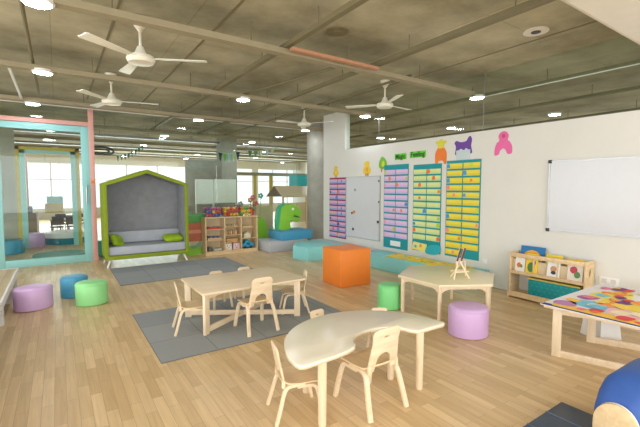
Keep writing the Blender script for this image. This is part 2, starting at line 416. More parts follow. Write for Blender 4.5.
for Y in (11.2, 14.4, 17.4, 20.4): beam_b(Y, -6, 12, M['tray'], .1)
for Y in (12.8, 16, 19): beam_b(Y, -6, 12, M['grey'], .2, False)
for X in (2.15, 3.4): beam_a(X, 1.5, 12, M['tray2'])
beam_a(6.05, 0, 12, M['tray2']); beam_a(7.57, 0, 12, M['tray2']); beam_a(9.6, 0, 12, M['tray2'])
struct(MB().box(-.46, -.43, 6.12, 8.3, BEAM, BEAM + .03).box(6.0, 6.02, 0, 4.2, BEAM + .036, BEAM + .048).build('trim_60', M['white']))
struct(MB().box(2.15, 3.4, 3.70, 3.76, BEAM - .005, BEAM + .03).build('trim_61', M['tray_red']))
struct(MB().rod((2.6, 6.7, BEAM + .1), (3.15, 3.95, BEAM + .1), .02).rod((4.2, 12, BEAM + .1), (4.2, 3.9, BEAM + .1), .02).rod((-.2, 9, 3.1), (-.2, 2, 3.1), .018).build('trim_62', M['tray2']))
# ceiling seams, formwork lines
se = MB()
for X, y0, y1 in ((.55, 1.5, 9), (1.5, 1.5, 9), (4.75, 0, 9), (3.9, 1.5, 4.5)): se.box(X - .012, X + .012, y0, y1, CEIL - .006, CEIL)
struct(se.build('trim_63', M['tray2']))

# lamps
def lamp_proto():
    t = thing('ceiling_lamp', '', 'lamp', group='round lamps hung under the ceiling rails')
    MB().lathe([(.105, 0.0), (.12, .01), (.12, .035), (.09, .045)], n=28).build('housing', M['white'], t)
    MB().lathe([(.10, -.002), (.10, .0)], n=28).build('diffuser', M['lamp'], t)
    return t
lamp = lamp_proto(); first = True
rows = [(3.88, [(-.08, 'leftmost'), (5.72, 'right-hand'), (8.3, 'far right')], 'on the rail nearest the camera'),
        (6.15, [(-.1, 'leftmost'), (2.62, 'middle'), (5.28, 'right-hand'), (8.05, 'far right')], 'on the second rail from the camera'),
        (8.5, [(-.3, 'leftmost'), (2.58, 'middle'), (5.3, 'beside the pillar'), (7.9, 'rightmost')], 'on the third rail from the camera'),
        (11.6, [(2.55, 'left-hand'), (5.22, 'middle'), (7.9, 'right-hand')], 'in the first row behind the glass partition'),
        (14.5, [(-.2, 'far left'), (2.5, 'left-hand'), (5.25, 'middle'), (7.0, 'right-hand')], 'in the second row behind the glass partition'),
        (17.4, [(0, 'far left'), (2.6, 'left-hand'), (5.2, 'middle'), (8.0, 'right-hand')], 'in the third row behind the glass partition'),
        (20, [(2.6, 'left-hand'), (5.4, 'middle'), (8, 'right-hand'), (10.9, 'far right')], 'in the farthest row of the room behind')]
for Y, xs, rn in rows:
    for x, pos in xs:
        o = lamp if first else copy_tree(lamp); first = False
        o.location = (x, Y, BEAM - .03); o['label'] = 'round white lit ceiling lamp, %s one %s' % (pos, rn)
lamp.location = (-.08, 3.88, BEAM - .03)

# fans
def make_fan():
    t = thing('ceiling_fan', '', 'fan', group='three-bladed ceiling fans')
    MB().lathe([(.018, .27), (.06, .33), (.085, .41), (.03, .42)], n=20).build('canopy', M['fan'], t)
    MB().lathe([(.014, .06), (.014, .31)], n=12).build('rod', M['fan'], t)
    MB().lathe([(.02, -.055), (.12, -.045), (.14, -.01), (.13, .02), (.07, .035), (.055, .06), (.03, .12)], n=28).build('motor', M['fan'], t)
    for k in range(3):
        T = Matrix.Rotation(R(120 * k), 4, 'Z')
        b = MB().plate([[(.10, -.02), (.2, -.035), (.64, -.062), (.66, -.05), (.66, .05), (.64, .062), (.2, .04), (.10, .02)]], .008, M['fan'], T @ Matrix.Translation((0, 0, .005)) @ Matrix.Rotation(R(9), 4, 'X'), bev=.002)
        b.build('blade', None, t)
    return t
fan = make_fan()
for i, (x, y, z, a, lab) in enumerate([(.76, 4.42, 2.83, 96, 'large white ceiling fan nearest the camera, upper left of the room'),
                                      (.74, 6.8, 2.83, 108, 'white ceiling fan farther back on the left, above the aqua door'),
                                      (4.5, 4.75, 2.86, 6, 'white ceiling fan on the right, near the wall with the charts'),
                                      (4.4, 7.1, 2.86, 60, 'white ceiling fan in front of the concrete pillar')]):
    o = fan if i == 0 else copy_tree(fan)
    o.location = (x, y, z); o.rotation_euler = (0, 0, R(a)); o['label'] = lab
# round ceiling fittings
for (x, y), lab in (((2.65, 3.58), 'dark round stain cover on the concrete ceiling left of the rail crossing'), ((4.49, 2.33), 'round grey ceiling speaker plate with a dark centre, near the white bulkhead')):
    t = thing('ceiling_plate', lab, 'ceiling plate', (x, y, CEIL))
    MB().lathe([(.13, -.012), (.13, 0)], n=28).build('disc', M['tray2'] if x < 3 else M['soffit'], t)
    MB().lathe([(.05, -.018), (.05, -.012)], n=20).build('centre', M['dark'] if x > 3 else M['tray2'], t)

# ---------------------------------------------------------------- rugs and mat
tag(MB().box(0, 2.12, 0, 1.54, 0, .008).build('rug', M['rug'], loc=(.68, 3.42, 0)), 'dark grey carpet tile rug under the rectangular table', 'rug', 'dark grey carpet tile rugs')
tag(MB().box(0, 2.2, 0, 1.5, 0, .008).build('rug', M['rug'], loc=(.75, 6.56, 0)), 'dark grey carpet tile rug in front of the green hut bench', 'rug', 'dark grey carpet tile rugs')
t = thing('floor_mat', 'navy blue folding floor mat beside the blue kids chair at the bottom edge', 'mat', (1.9, .2, 0))
MB().box(0, .92, 0, 1.0, 0, .035, bev=.008).build('panel', M['navy'], t)
MB().box(.70, .712, 0, 1.0, .033, .0365).box(.47, .475, 0, 1.0, .033, .0362).build('stripe', M['navyline'], t)

# ---------------------------------------------------------------- stools
def stool(name, x, y, z0, rx, ry, h, mat, rot, lab, crease=0.0, grp='round vinyl floor stools'):
    def fn(a, l):
        zz, k = l
        c = 1 - crease * math.exp(-((a - 5.2) / .22) ** 2)
        return ((rx * c - k) * math.cos(a), (ry * c - k) * math.sin(a), zz)
    b = MB().blob(fn, [(0, .012), (.008, .0), (h - .03, 0), (h - .012, .008), (h - .003, .022), (h, .045)], mat, n=56)
    o = b.build(name, None, loc=(x, y, z0), rotz=rot)
    s = MB().blob(lambda a, l: ((rx * (1 - crease * math.exp(-((a - 5.2) / .22) ** 2)) + l[1]) * math.cos(a), (ry * (1 - crease * math.exp(-((a - 5.2) / .22) ** 2)) + l[1]) * math.sin(a), l[0]), [(h - .035, .0), (h - .032, .003), (h - .028, .003), (h - .025, 0)], mat, n=56)
    s.build('seam_piping', None, o)
    tag(o, lab, 'stool', grp); return o
stool('floor_stool', -.30, 5.95, 0,   .205, .17, .28, M['lilac'], .3, 'lilac round stool on the left beside the wooden platform')
stool('floor_stool', .145, 6.33, 0, .165, .18, .28, M['blue'], 0, 'blue round stool behind the mint green one on the left')
stool('floor_stool', .32, 5.78, 0, .185, .17, .29, M['mint'], 0, 'mint green round stool on the left next to the blue one')
stool('floor_stool', 3.42, 3.48, 0, .155, .15, .30, M['kelly'], -.2, 'green round stool with a pinched side, beside the hexagonal table', .12)
stool('floor_stool', 3.455, 2.38, 0, .2, .185, .30, M['lilac'], -.4, 'lilac round stool in front of the hexagonal table on the right')

# orange cube
t = thing('play_cube', 'large orange soft play cube in the middle of the room', 'cube', (3.455, 4.56, 0), R(-5))
MB().box(0, .56, 0, .54, 0, .565, bev=.012, seg=3).build('foam_block', M['orange'], t)
MB().box(-.002, .562, -.002, .542, .548, .552).box(.01, .014, -.003, .0, .01, .55).build('seam_piping', M['orange'], t)

# ---------------------------------------------------------------- chairs
def smooth_path(pts, n=5): return catmull(pts, n, closed=False)
def make_chair():
    t = thing('kids_chair', '', 'chair')
    # seat: plywood sheet, rounded, rolling down at the front and sweeping up into the back
    b = MB(); nx, ny = 12, 14; g = []
    for j in range(ny + 1):
        v = j / ny; y = .16 - .31 * v
        wd = .145 * (1 - .22 * max(0, (v - .5) / .5) ** 2) * (1 - .18 * max(0, (.12 - v) / .12) ** 2)
        z = .295 - .03 * max(0, (.2 - v) / .2) ** 2 + .03 * max(0, (v - .75) / .25) ** 2 - .006 * math.sin(v * PI)
        g.append([((2 * i / nx - 1) * wd, y, z + .006 * (2 * i / nx - 1) ** 2) for i in range(nx + 1)])
    top = [[b.bm.verts.new(p) for p in r] for r in g]; bot = [[b.bm.verts.new((p[0], p[1], p[2] - .012)) for p in r] for r in g]
    for j in range(ny):
        for i in range(nx):
            b.bm.faces.new((top[j][i], top[j][i + 1], top[j + 1][i + 1], top[j + 1][i]))
            b.bm.faces.new((bot[j][i], bot[j + 1][i], bot[j + 1][i + 1], bot[j][i + 1]))
    for j in range(ny):
        b.bm.faces.new((top[j][0], top[j + 1][0], bot[j + 1][0], bot[j][0])); b.bm.faces.new((top[j][nx], bot[j][nx], bot[j + 1][nx], top[j + 1][nx]))
    for i in range(nx):
        b.bm.faces.new((top[0][i], bot[0][i], bot[0][i + 1], top[0][i + 1])); b.bm.faces.new((top[ny][i], top[ny][i + 1], bot[ny][i + 1], bot[ny][i]))
    b.build('seat', M['ply'], t)
    # backrest: tapered plate with grip slot and arched opening
    out = [(-.125, 0), (-.123, .08), (-.108, .20)] + arc(-.066, .238, .05, 170, 95, 6) + arc(.066, .238, .05, 85, 10, 6) + [(.108, .20), (.123, .08), (.125, 0), (.118, -.01), (.072, -.01)]
    out += arc(0, .05, .062, 0, 180, 12) + [(-.072, -.01), (-.118, -.01)]
    slot = list(reversed(rrect(-.024, .024, .222, .234, .005, 3)))
    T = Matrix.Translation((0, -.125, .282)) @ Matrix.Rotation(R(101), 4, 'X')
    bk = MB().plate([out, slot], .013, M['maple'], T, bev=.003)
    bk.build('backrest', None, t)
    # bent legs
    for sx in (-1, 1):
        MB().sweep(smooth_path([(sx * .158, -.20, 0), (sx * .15, -.165, .12), (sx * .138, -.135, .225), (sx * .132, -.105, .268), (sx * .13, -.05, .277), (sx * .13, .03, .277)]), .034, .026, M['maple'], side=(1, 0, 0)).build('leg', None, t)
        MB().sweep(smooth_path([(sx * .155, .175, 0), (sx * .145, .15, .12), (sx * .134, .128, .215), (sx * .13, .10, .255), (sx * .128, .05, .262), (sx * .128, -.03, .262)]), .034, .026, M['maple'], side=(1, 0, 0)).build('leg', None, t)
        MB().box(sx * .118 - .011, sx * .118 + .011, -.148, -.126, .262, .325, bev=.004).build('bracket', M['maple'], t)
    return t
chair = make_chair()
CH = [(1.70, 3.74, 0, 1.03, 'kids_chair', 'light wooden kids chair on the near long side of the rectangular table'),
      (1.13, 4.09, -99, .90, '', 'light wooden kids chair at the left end of the rectangular table'),
      (2.33, 4.02, 68, .86, '', 'light wooden kids chair at the right end of the rectangular table'),
      (1.65, 4.70, 180, .75, '', 'small wooden kids chair, left one of two on the far side of the rectangular table'),
      (2.05, 4.74, 180, .75, '', 'small wooden kids chair, right one of two on the far side of the rectangular table'),
      (1.77, 2.0, 0, 1.03, '', 'light wooden kids chair tucked into the notch of the kidney-shaped table'),
      (1.285, 2.18, -105, .85, '', 'light wooden kids chair at the left end of the kidney-shaped table'),
      (1.93, 2.77, 184, .69, '', 'small wooden kids chair behind the left of the kidney-shaped table, only its top showing'),
      (2.40, 2.54, 150, .67, '', 'small wooden kids chair behind the right of the kidney-shaped table, only its top showing')]
for i, (x, y, a, s, _, lab) in enumerate(CH):
    o = chair if i == 0 else copy_tree(chair)
    o.location = (x, y, .0095 if 3.4 < y < 5 else .001); o.rotation_euler = (0, 0, R(a)); o.scale = (s, s, s); o['label'] = lab
    o['group'] = 'light wooden kids chairs'

# ---------------------------------------------------------------- rectangular table with crossed base
TH = .45
t = thing('rectangular_table', 'light wooden rectangular kids table with crossed frame base on the grey rug', 'table', (1.15, 3.78, .0085))
W_, D_ = 1.22, .82
MB().plate([[(.02, 0), (W_ - .02, 0), (W_, .02)] + arc(W_ - .16, D_ - .16, .16, 0, 90, 8) + [(.02, D_), (0, D_ - .02), (0, .02)]], .024, M['maple'], Matrix.Translation((0, 0, TH - .02)), bev=.004).build('tabletop', None, t)
feet = [(.055, .06), (.055, D_ - .1), (W_ - .10, .05), (W_ - .12, D_ - .12)]
for a, b in ((0, 3), (1, 2)):
    A, B = Vector(feet[a]), Vector(feet[b]); d = (B - A).normalized(); ang = math.atan2(d.y, d.x); L_ = (B - A).length
    for k, q in enumerate((A, B)):
        T = Matrix.Translation((q.x, q.y, 0)) @ Matrix.Rotation(ang, 4, 'Z')
        MB().box(-.035, .035, -.016, .016, 0, TH - .032, M['mapleZ'], T, bev=.003).build('leg', None, t)
    T = Matrix.Translation((A.x, A.y, 0)) @ Matrix.Rotation(ang, 4, 'Z')
    MB().box(.03, L_ - .03, -.014, .014, .02 + .002 * a, .075 + .002 * a, M['maple'], T, bev=.003).build('floor_rail', None, t)
    MB().box(.03, L_ - .03, -.014, .014, TH - .085, TH - .033, M['maple'], T, bev=.003).build('top_rail', None, t)

# ---------------------------------------------------------------- kidney table
t = thing('kidney_table', 'cream kidney-shaped kids table with round wooden legs in the foreground', 'table', (1.79, 1.92, 0))
o1 = [(-.40, -.03)] + [(-.625, -.04), (-.652, -.02), (-.66, .02)] + arc(0, -.02, .66, 176, 4, 28, ry=.665) + [(.665, .0), (.655, -.03), (.63, -.04), (.36, -.035)] + arc(.07, .02, .25, 0, 175, 14, ry=.17) + [(-.21, .01), (-.29, -.015)]
MB().plate([o1], .02, M['laminate'], Matrix.Translation((0, 0, TH)), bev=.004).build('tabletop', None, t)
def inset(l, s): return [(x * s, y) for x, y in l]
MB().plate([o1], .006, M['edge'], Matrix.Translation((0, 0, TH - .013))).build('edge_band', None, t)
for x, y in ((-.46, .02), (.40, -.01), (-.33, .42), (.33, .22)):
    MB().lathe([(.022, 0), (.026, .01), (.029, TH - .03), (.029, TH - .016)], n=20).build('leg', M['mapleZ'], t, loc=(x, y, 0))

# ---------------------------------------------------------------- hexagonal table
t = thing('hexagonal_table', 'light wooden hexagonal kids table near the chart wall', 'table', (3.9, 3.0, 0))
hx = [(.60 * math.cos(R(a)), .61 * math.sin(R(a))) for a in (30, 90, 150, 210, 270, 330)]
MB().plate([hx], .024, M['hextop'], Matrix.Translation((0, 0, TH - .012)), bev=.004).build('tabletop', None, t)
MB().plate([[(x * .998, y * .998) for x, y in hx]], .008, M['edge'], Matrix.Translation((0, 0, TH - .024))).build('edge_band', None, t)
for i, (x, y) in enumerate(hx):
    lx, ly = x * .90, y * .90
    MB().sweep([(lx, ly, 0), (lx, ly, TH - .026)], .046, .046, M['mapleZ'], rnd=True, n=18).build('leg', None, t)
    nx_, ny_ = hx[(i + 1) % 6]; A = Vector((lx, ly)); B = Vector((nx_ * .90, ny_ * .90)); L_ = (B - A).length; d = (B - A) / L_
    T = frame((A.x, A.y, 0), (d.x, d.y, 0), (0, 0, 1))
    zt = TH - .027
    MB().plate([[(0.01, zt), (0.01, zt - .075)] + [(.03, zt - .07), (.06, zt - .045), (.10, zt - .035)] + [(L_ - .10, zt - .035), (L_ - .06, zt - .045), (L_ - .03, zt - .07), (L_ - .01, zt - .075), (L_ - .01, zt)]], .016, M['maple'], T).build('apron', None, t)

# small wooden easel toy
t = thing('toy_easel', 'small wooden folding toy of crossed sticks with dark red tips on the hexagonal table', 'toy', (3.82, 2.78, TH + .001), R(-20))
t.location.z += .008
def stick(a, b, s=.016): return MB().sweep([a, b], s, s, None, side=(1, 0, 0) if abs(b[0] - a[0]) < .2 else (0, 1, 0))
for sx in (-1, 1):
    for sy, dx in ((-1, 0), (1, .05)):
        b = stick((sx * .10 + dx, sy * .07, .0), (sx * .012 + dx * 1.5, sy * .008, .20)); b.build('leg', M['mapleZ'], t)
for dx in (0, .055):
    b = MB().sweep([(dx - .035, -.012, .16), (dx + .025, 0, .35)], .018, .018, None); b.build('post', M['mapleZ'], t)
    b = MB().sweep([(dx - .03, -.022, .20), (dx + .022, -.014, .345)], .020, .006, None); b.build('red_strip', col((110, 32, 40)), t)
MB().box(-.07, .11, -.05, -.035, .07, .085).box(-.07, .11, .035, .05, .07, .085).build('crossbar', M['maple'], t)

# ---------------------------------------------------------------- platform on the left
t = thing('wooden_platform', 'low platform with wooden top and white sides at the left edge', 'platform', (-2.95, 1.0, 0))
MB().box(0, 2.40, 0, 6.3, .265, .297, bev=.004).build('top', M['floor'], t)
MB().box(2.40, 2.42, 0, 6.32, .21, .30).box(0, 2.40, 6.3, 6.32, .21, .30).build('edge_trim', M['white'], t)
for y in (.4, 1.4, 2.4, 3.4, 4.4, 5.4, 6.2): MB().box(2.3, 2.41, y - .05, y + .05, 0, .265).build('leg', M['white'], t)
MB().box(.05, .1, .2, 6.1, 0, .265).build('leg', M['white'], t)

# ---------------------------------------------------------------- hut bench
PX0, PX1, PY0, PY1 = .69, 2.21, 8.12, 8.85
t = thing('hut_bench', 'house-shaped olive green reading bench with grey felt inside and white legs', 'bench', (1.45, 8.12, 0))
hw, dp = (PX1 - PX0) / 2, PY1 - PY0
zb, ze, za = .15, 1.59, 1.86
outer = [(-hw, zb), (hw, zb), (hw, ze), (0, za), (-hw, ze)]
k_ = .06
inner = [(-hw + k_, zb + .075), (-hw + k_, ze - .045), (0, za - .075), (hw - k_, ze - .045), (hw - k_, zb + .075)]
MB().plate([outer, inner], .035, M['green'], TY(0, 0, 0), bev=.006).build('front_frame', None, t)
sh = MB()
prof = [(-hw + .003, ze - .003), (-hw + .003, zb), (hw - .003, zb), (hw - .003, ze - .003), (0, za - .003)]
for a, b in zip(prof, prof[1:] + prof[:1]):
    A, B = Vector(a), Vector(b); L_ = (B - A).length; d = (B - A) / L_
    T = frame((A.x, .015, A.y), (d.x, 0, d.y), (0, 1, 0))
    nrm = Vector((-d.y, d.x)); c = Vector((0, .9)); inward = (c - A).dot(nrm) > 0
    zsign = T.to_3x3() @ Vector((0, 0, 1)); s = 1 if (Vector((nrm.x, 0, nrm.y)).dot(zsign) > 0) == inward else -1
    sh.box(0, L_, 0, dp - .02, min(0, s * .03), max(0, s * .03), M['green'], T)
    sh.box(.03, L_ - .03, 0, dp - .03, min(s * .03, s * .045), max(s * .03, s * .045), M['greyfelt'], T)
sh.build('shell', None, t)
MB().plate([[(x * .97, z) for x, z in outer]], .03, M['greyfelt'], TY(0, dp - .02, 0)).build('back_panel', None, t)
MB().box(-hw + .05, hw - .05, .03, dp - .06, zb + .075, zb + .235, bev=.02, seg=3).build('seat_cushion', M['greycush'], t)
MB().box(-hw + .05, hw - .05, dp - .2, dp - .05, zb + .24, zb + .48, bev=.03, seg=3).build('back_cushion', M['greycush'], t)
for sx in (-1, 1):
    for y, dy in ((.06, -.03), (dp - .08, .03)):
        MB().sweep([(sx * (hw - .09), y, zb), (sx * (hw - .03), y + dy, 0)], .04, .035, M['white'], side=(1, 0, 0), taper=(1, .75)).build('leg', None, t)
def pillow(name, loc, rx, ry, rz, w_, h_, mat, lab, grp=None):
    def fn(a, l):
        u = l; r = math.cos(u) ** .55 if abs(u) < PI / 2 - .01 else .02
        c, s_ = math.cos(a), math.sin(a); p = 5
        k = (abs(c) ** p + abs(s_) ** p) ** (-1 / p)
        cr = 1 + .05 * abs(math.sin(2 * a))
        return (w_ * k * c * r * cr, h_ * k * s_ * r * cr, math.sin(u) * .065 * (1 if abs(u) < 1.5 else 1))
    b = MB().blob(fn, [(-1.5 + 3.0 * i / 12) for i in range(13)], mat, n=40)
    o = b.build(name, None); o.location = loc; o.rotation_euler = (rx, ry, rz); tag(o, lab, 'cushion', grp); return o
pillow('throw_cushion', (.93, 8.45, .47), R(60), R(15), R(55), .17, .12, M['greenpil'], 'lime green cushion leaning at the left inside the hut bench', 'lime green cushions')
pillow('throw_cushion', (1.97, 8.40, .465), R(14), 0, R(5), .19, .13, M['greenpil'], 'lime green cushion lying at the right inside the hut bench', 'lime green cushions')

# ---------------------------------------------------------------- soft arch between hut and shelf
t = thing('play_arch', 'stacked foam play block in green, terracotta and lime between hut bench and toy shelf', 'play block', (2.28, 8.75, 0))
MB().box(0, .5, 0, .4, .72, .90, bev=.01).build('green_block', col((92, 172, 92)), t)
MB().plate([[(0, .30), (.5, .30), (.5, .72), (0, .72)] ], .4, M['terra'], TY(0, .2, 0)).build('terracotta_block', None, t)
MB().box(-.005, .505, -.01, .0, .48, .56).build('salmon_band', M['salmon'], t)
MB().plate([[(0, 0), (.5, 0), (.5, .36)] + arc(.25, .36, .25, 0, -180, 14, ry=.22)[1:-1] + [(0, .36)]], .42, M['dino'], TY(0, .2, 0)).build('lime_cradle', None, t)

# ---------------------------------------------------------------- toy shelf with bins
SX, SY = 2.66, 8.42; SW, SD, SHT = 1.25, .30, .85
t = thing('toy_shelf', 'birch toy shelf with open compartments behind the rugs', 'shelf', (SX, SY, 0))
MB().box(0, .025, 0, SD, 0, SHT).build('side_panel', M['shelfwood'], t)
MB().box(SW - .025, SW, 0, SD, 0, SHT).build('side_panel', M['shelfwood'], t)
MB().box(.025, SW - .025, 0, SD, SHT - .025, SHT).build('top', M['shelfwood'], t)
MB().box(.025, SW - .025, .0, SD, .0, .085).build('plinth', M['shelfwood'], t)
MB().box(.025, SW - .025, SD - .012, SD, .085, SHT - .025).build('back_panel', M['shelfback'], t)
cw_ = [(.025, .43), (.455, .83), (.855, SW - .025)]
MB().box(.43, .455, 0, SD - .012, .085, SHT - .025).build('divider', M['shelfwood'], t)
MB().box(.83, .855, 0, SD - .012, .085, SHT - .025).build('divider', M['shelfwood'], t)
levels = [(0, [.33, .58]), (1, [.26, .43, .62]), (2, [.33, .58])]
for c, zs in levels:
    for z in zs: MB().box(cw_[c][0], cw_[c][1], .005, SD - .012, z - .012, z).build('shelf_board', M['shelfwood'], t)
ballcols = [((220, 60, 70), 'red'), ((235, 200, 60), 'yellow'), ((60, 90, 170), 'blue'), ((240, 140, 50), 'orange'), ((130, 80, 160), 'purple'), ((110, 180, 80), 'green')]
bmesh_ball = {}
for i, (bx, nm, pal) in enumerate([(.03, 'left', [4, 2, 0, 1, 4, 3]), (.44, 'middle', [1, 0, 3, 1, 0]), (.85, 'right', [5, 3, 1, 0, 5])]):
    t = thing('clear_bin', 'clear plastic bin of coloured balls, %s one on top of the toy shelf' % nm, 'bin', (SX + bx, SY + .02, SHT), 0, 'clear ball bins on the toy shelf')
    BW = .375
    b = MB().box(0, BW, 0, .25, 0, .006).box(0, .004, 0, .25, .006, .25).box(BW - .004, BW, 0, .25, .006, .25).box(.004, BW - .004, 0, .004, .006, .25).box(.004, BW - .004, .246, .25, .006, .25)
    b.build('tub', M['binplastic'], t)
    MB().box(-.006, BW + .006, -.006, .0, .235, .252).box(-.006, BW + .006, .25, .256, .235, .252).box(-.006, 0, 0, .25, .235, .252).box(BW, BW + .006, 0, .25, .235, .252).build('rim', M['binplastic'], t)
    for iz in range(3):
        for ix in range(5):
            for iy in range(2):
                cidx = pal[random.randrange(len(pal))]; cc, cn = ballcols[cidx]
                if cidx not in bmesh_ball:
                    o = MB().sphere((0, 0, 0), .036, col(cc, .35), sub=2).build('plastic_ball', None); bmesh_ball[cidx] = o
                else:
                    o = bmesh_ball[cidx].copy(); C.objects.link(o)
                o.location = (SX + bx + .045 + ix * .071 + random.uniform(-.003, .003), SY + .02 + .065 + iy * .115 + random.uniform(-.02, .02), SHT + .043 + iz * .070)
                tag(o, '%s plastic ball in the %s clear bin on the toy shelf' % (cn, nm), 'ball', '%s balls in the %s clear bin' % (cn, nm))
# shelf contents
def small(name, x0, x1, z0, h, c, lab, cat, d=(.06, .2), y=None):
    o = MB().box(0, x1 - x0, 0, d[1] - d[0], 0, h, bev=min(.006, h / 4)).build(name, col(c), loc=(SX + x0, SY + d[0], z0))
    tag(o, lab, cat); return o
def pieces(name, x0, x1, z0, h, n, cols, lab, cat, grp, gap=.006):
    s = (x1 - x0) / n
    for i in range(n):
        c, cn = cols[i % len(cols)]
        o = MB().box(0, s - gap, 0, .1, 0, h * (1 - .12 * (i % 3)), bev=.003).build(name, col(c), loc=(SX + x0 + i * s, SY + .07, z0))
        tag(o, '%s %s' % (cn, lab), cat, grp)
trayx = MB().box(0, .33, 0, .16, 0, .014).box(0, .33, 0, .01, .014, .03).box(0, .33, .15, .16, .014, .03)
tag(trayx.build('wooden_tray', col((196, 70, 50)), loc=(SX + .06, SY + .05, .58)), 'flat red tray in the upper left compartment of the toy shelf', 'tray')
pieces('toy_block', .08, .38, .595, .035, 6, [((210, 60, 50), 'red'), ((90, 130, 180), 'blue')], 'small block on the red tray in the upper left shelf compartment', 'block', 'blocks on the red tray')
small('wooden_box', .07, .40, .33, .05, (216, 184, 136), 'low wooden box in the middle left compartment of the toy shelf', 'box')
pieces('toy_block', .08, .38, .38, .04, 6, [((60, 70, 110), 'dark blue'), ((120, 130, 160), 'grey-blue')], 'small block on the low wooden box in the middle left compartment', 'block', 'blocks in the middle left compartment')
small('toy_truck', .09, .17, .085, .09, (110, 104, 96), 'small dark grey toy at the bottom left of the toy shelf', 'toy')
small('storage_box', .2, .4, .085, .05, (186, 190, 176), 'pale grey low box in the bottom left compartment of the toy shelf', 'box')
pieces('wooden_peg', .48, .80, .62, .05, 6, [((226, 206, 160), 'pale'), ((190, 180, 140), 'olive')], 'peg in the top middle compartment of the toy shelf', 'peg', 'pegs in the top middle compartment', .03)
pieces('wooden_figure', .50, .78, .43, .11, 5, [((236, 208, 160), 'pale wooden'), ((206, 160, 110), 'brown wooden')], 'figure in the second middle compartment of the toy shelf', 'figure', 'wooden figures in the middle compartment', .03)
small('wooden_box', .50, .78, .26, .08, (206, 158, 100), 'brown wooden box in the third middle compartment of the toy shelf', 'box')
for x, c, lab, ec in ((.47, (240, 236, 224), 'white box with a black animal face in the bottom middle compartment of the toy shelf', (40, 40, 40)), (.66, (238, 206, 206), 'pink box with a face in the bottom middle compartment of the toy shelf', (150, 60, 70))):
    t = thing('face_box', lab, 'box', (SX + x, SY + .04, .085))
    MB().box(0, .15, 0, .15, 0, .145, bev=.01).build('body', col(c), t)
    e = MB()
    for ex in (.045, .105): e.plate([arc(0, 0, .013, 0, 340, 12)], .004, None, TY(ex, -.002, .09))
    e.plate([arc(0, 0, .018, 180, 360, 8)], .004, None, TY(.075, -.002, .055)); e.build('face', col(ec), t)
    for ex in (.03, .12): MB().sphere((ex, .07, .145), .02, col(ec)).build('ear', None, t)
small('toy_boat', .90, 1.16, .58, .03, (226, 200, 150), 'flat wooden toy in the upper right compartment of the toy shelf', 'toy')
t = thing('toy_house', 'small cream toy house in the middle right compartment of the toy shelf', 'toy', (SX + .93, SY + .06, .33))
MB().plate([[(0, 0), (.16, 0), (.16, .08), (.08, .14), (0, .08)]], .12, col((232, 222, 190)), TY(0, .06, 0)).build('body', None, t)
MB().box(-.035, -.01, 0, .08, 0, .12).build('green_tree', col((110, 130, 90)), t)
t = thing('toy_camper', 'turquoise toy vehicle with dark wheels at the bottom right of the toy shelf', 'toy', (SX + .89, SY + .05, .085))
MB().plate([catmull([(0, .03), (.27, .03), (.28, .09), (.24, .13), (.17, .14), (.14, .19), (.08, .18), (.05, .12), (0, .1)], 4)], .12, col((40, 160, 200)), TY(0, .06, 0), bev=.01).build('body', None, t)
for wx in (.06, .2): MB().plate([arc(0, 0, .03, 0, 345, 16)], .14, M['dark'], TY(wx, .06, .03)).build('wheel', None, t)
MB().plate([rrect(.1, .18, .08, .12, .01)], .13, col((60, 60, 80)), TY(0, .06, 0)).build('window', None, t)

# ---------------------------------------------------------------- soft blocks, dinosaur
a = onz(262, 251.5); 
t = thing('grey_play_block', 'pale grey soft play block beneath the blue block, left of the pillar', 'soft block', (4.0, 8.0, 0))
MB().box(0, .95, 0, .8, 0, .25, bev=.015).build('foam', M['greyvinyl'], t)
t = thing('blue_play_block', 'blue soft play block stacked on the grey block under the dinosaur', 'soft block', (4.36, 8.05, .25))
MB().box(0, .87, 0, .7, 0, .22, bev=.015).build('foam', M['blue'], t)
MB().box(-.001, .871, -.001, .701, .205, .209).build('seam_piping', col((46, 120, 152)), t)
def dino():
    t = thing('dinosaur_head', 'lime green dinosaur head with open mouth standing on the blue block', 'play figure', (4.43, 8.25, .482))
    pts = [(0, 0), (.28, 0), (.29, .18), (.36, .22), (.50, .19), (.56, .22), (.53, .27), (.42, .30), (.36, .335), (.44, .345), (.56, .30), (.61, .33), (.60, .44), (.52, .54), (.40, .60), (.25, .62), (.12, .59), (.05, .52), (.02, .38), (.0, .2)]
    MB().plate([catmull(pts, 4)], .16, M['dino'], TY(0, .1, 0), bev=.01).build('head', None, t)
    MB().plate([catmull([(-.06, 0), (.0, 0), (.02, .3), (.06, .5), (.14, .6), (.1, .63), (.0, .56), (-.06, .4), (-.08, .2)], 3)], .12, M['dinoside'], TY(0, .1, 0)).build('crest', None, t)
    MB().plate([arc(0, 0, .03, 0, 345, 16)], .008, M['white_paper'], TY(.36, .016, .50)).build('eye', None, t)
    MB().plate([catmull([(.37, .325), (.44, .335), (.56, .29), (.55, .275), (.45, .295)], 3)], .01, col((40, 110, 40)), TY(0, .018, 0)).build('mouth', None, t)
dino()
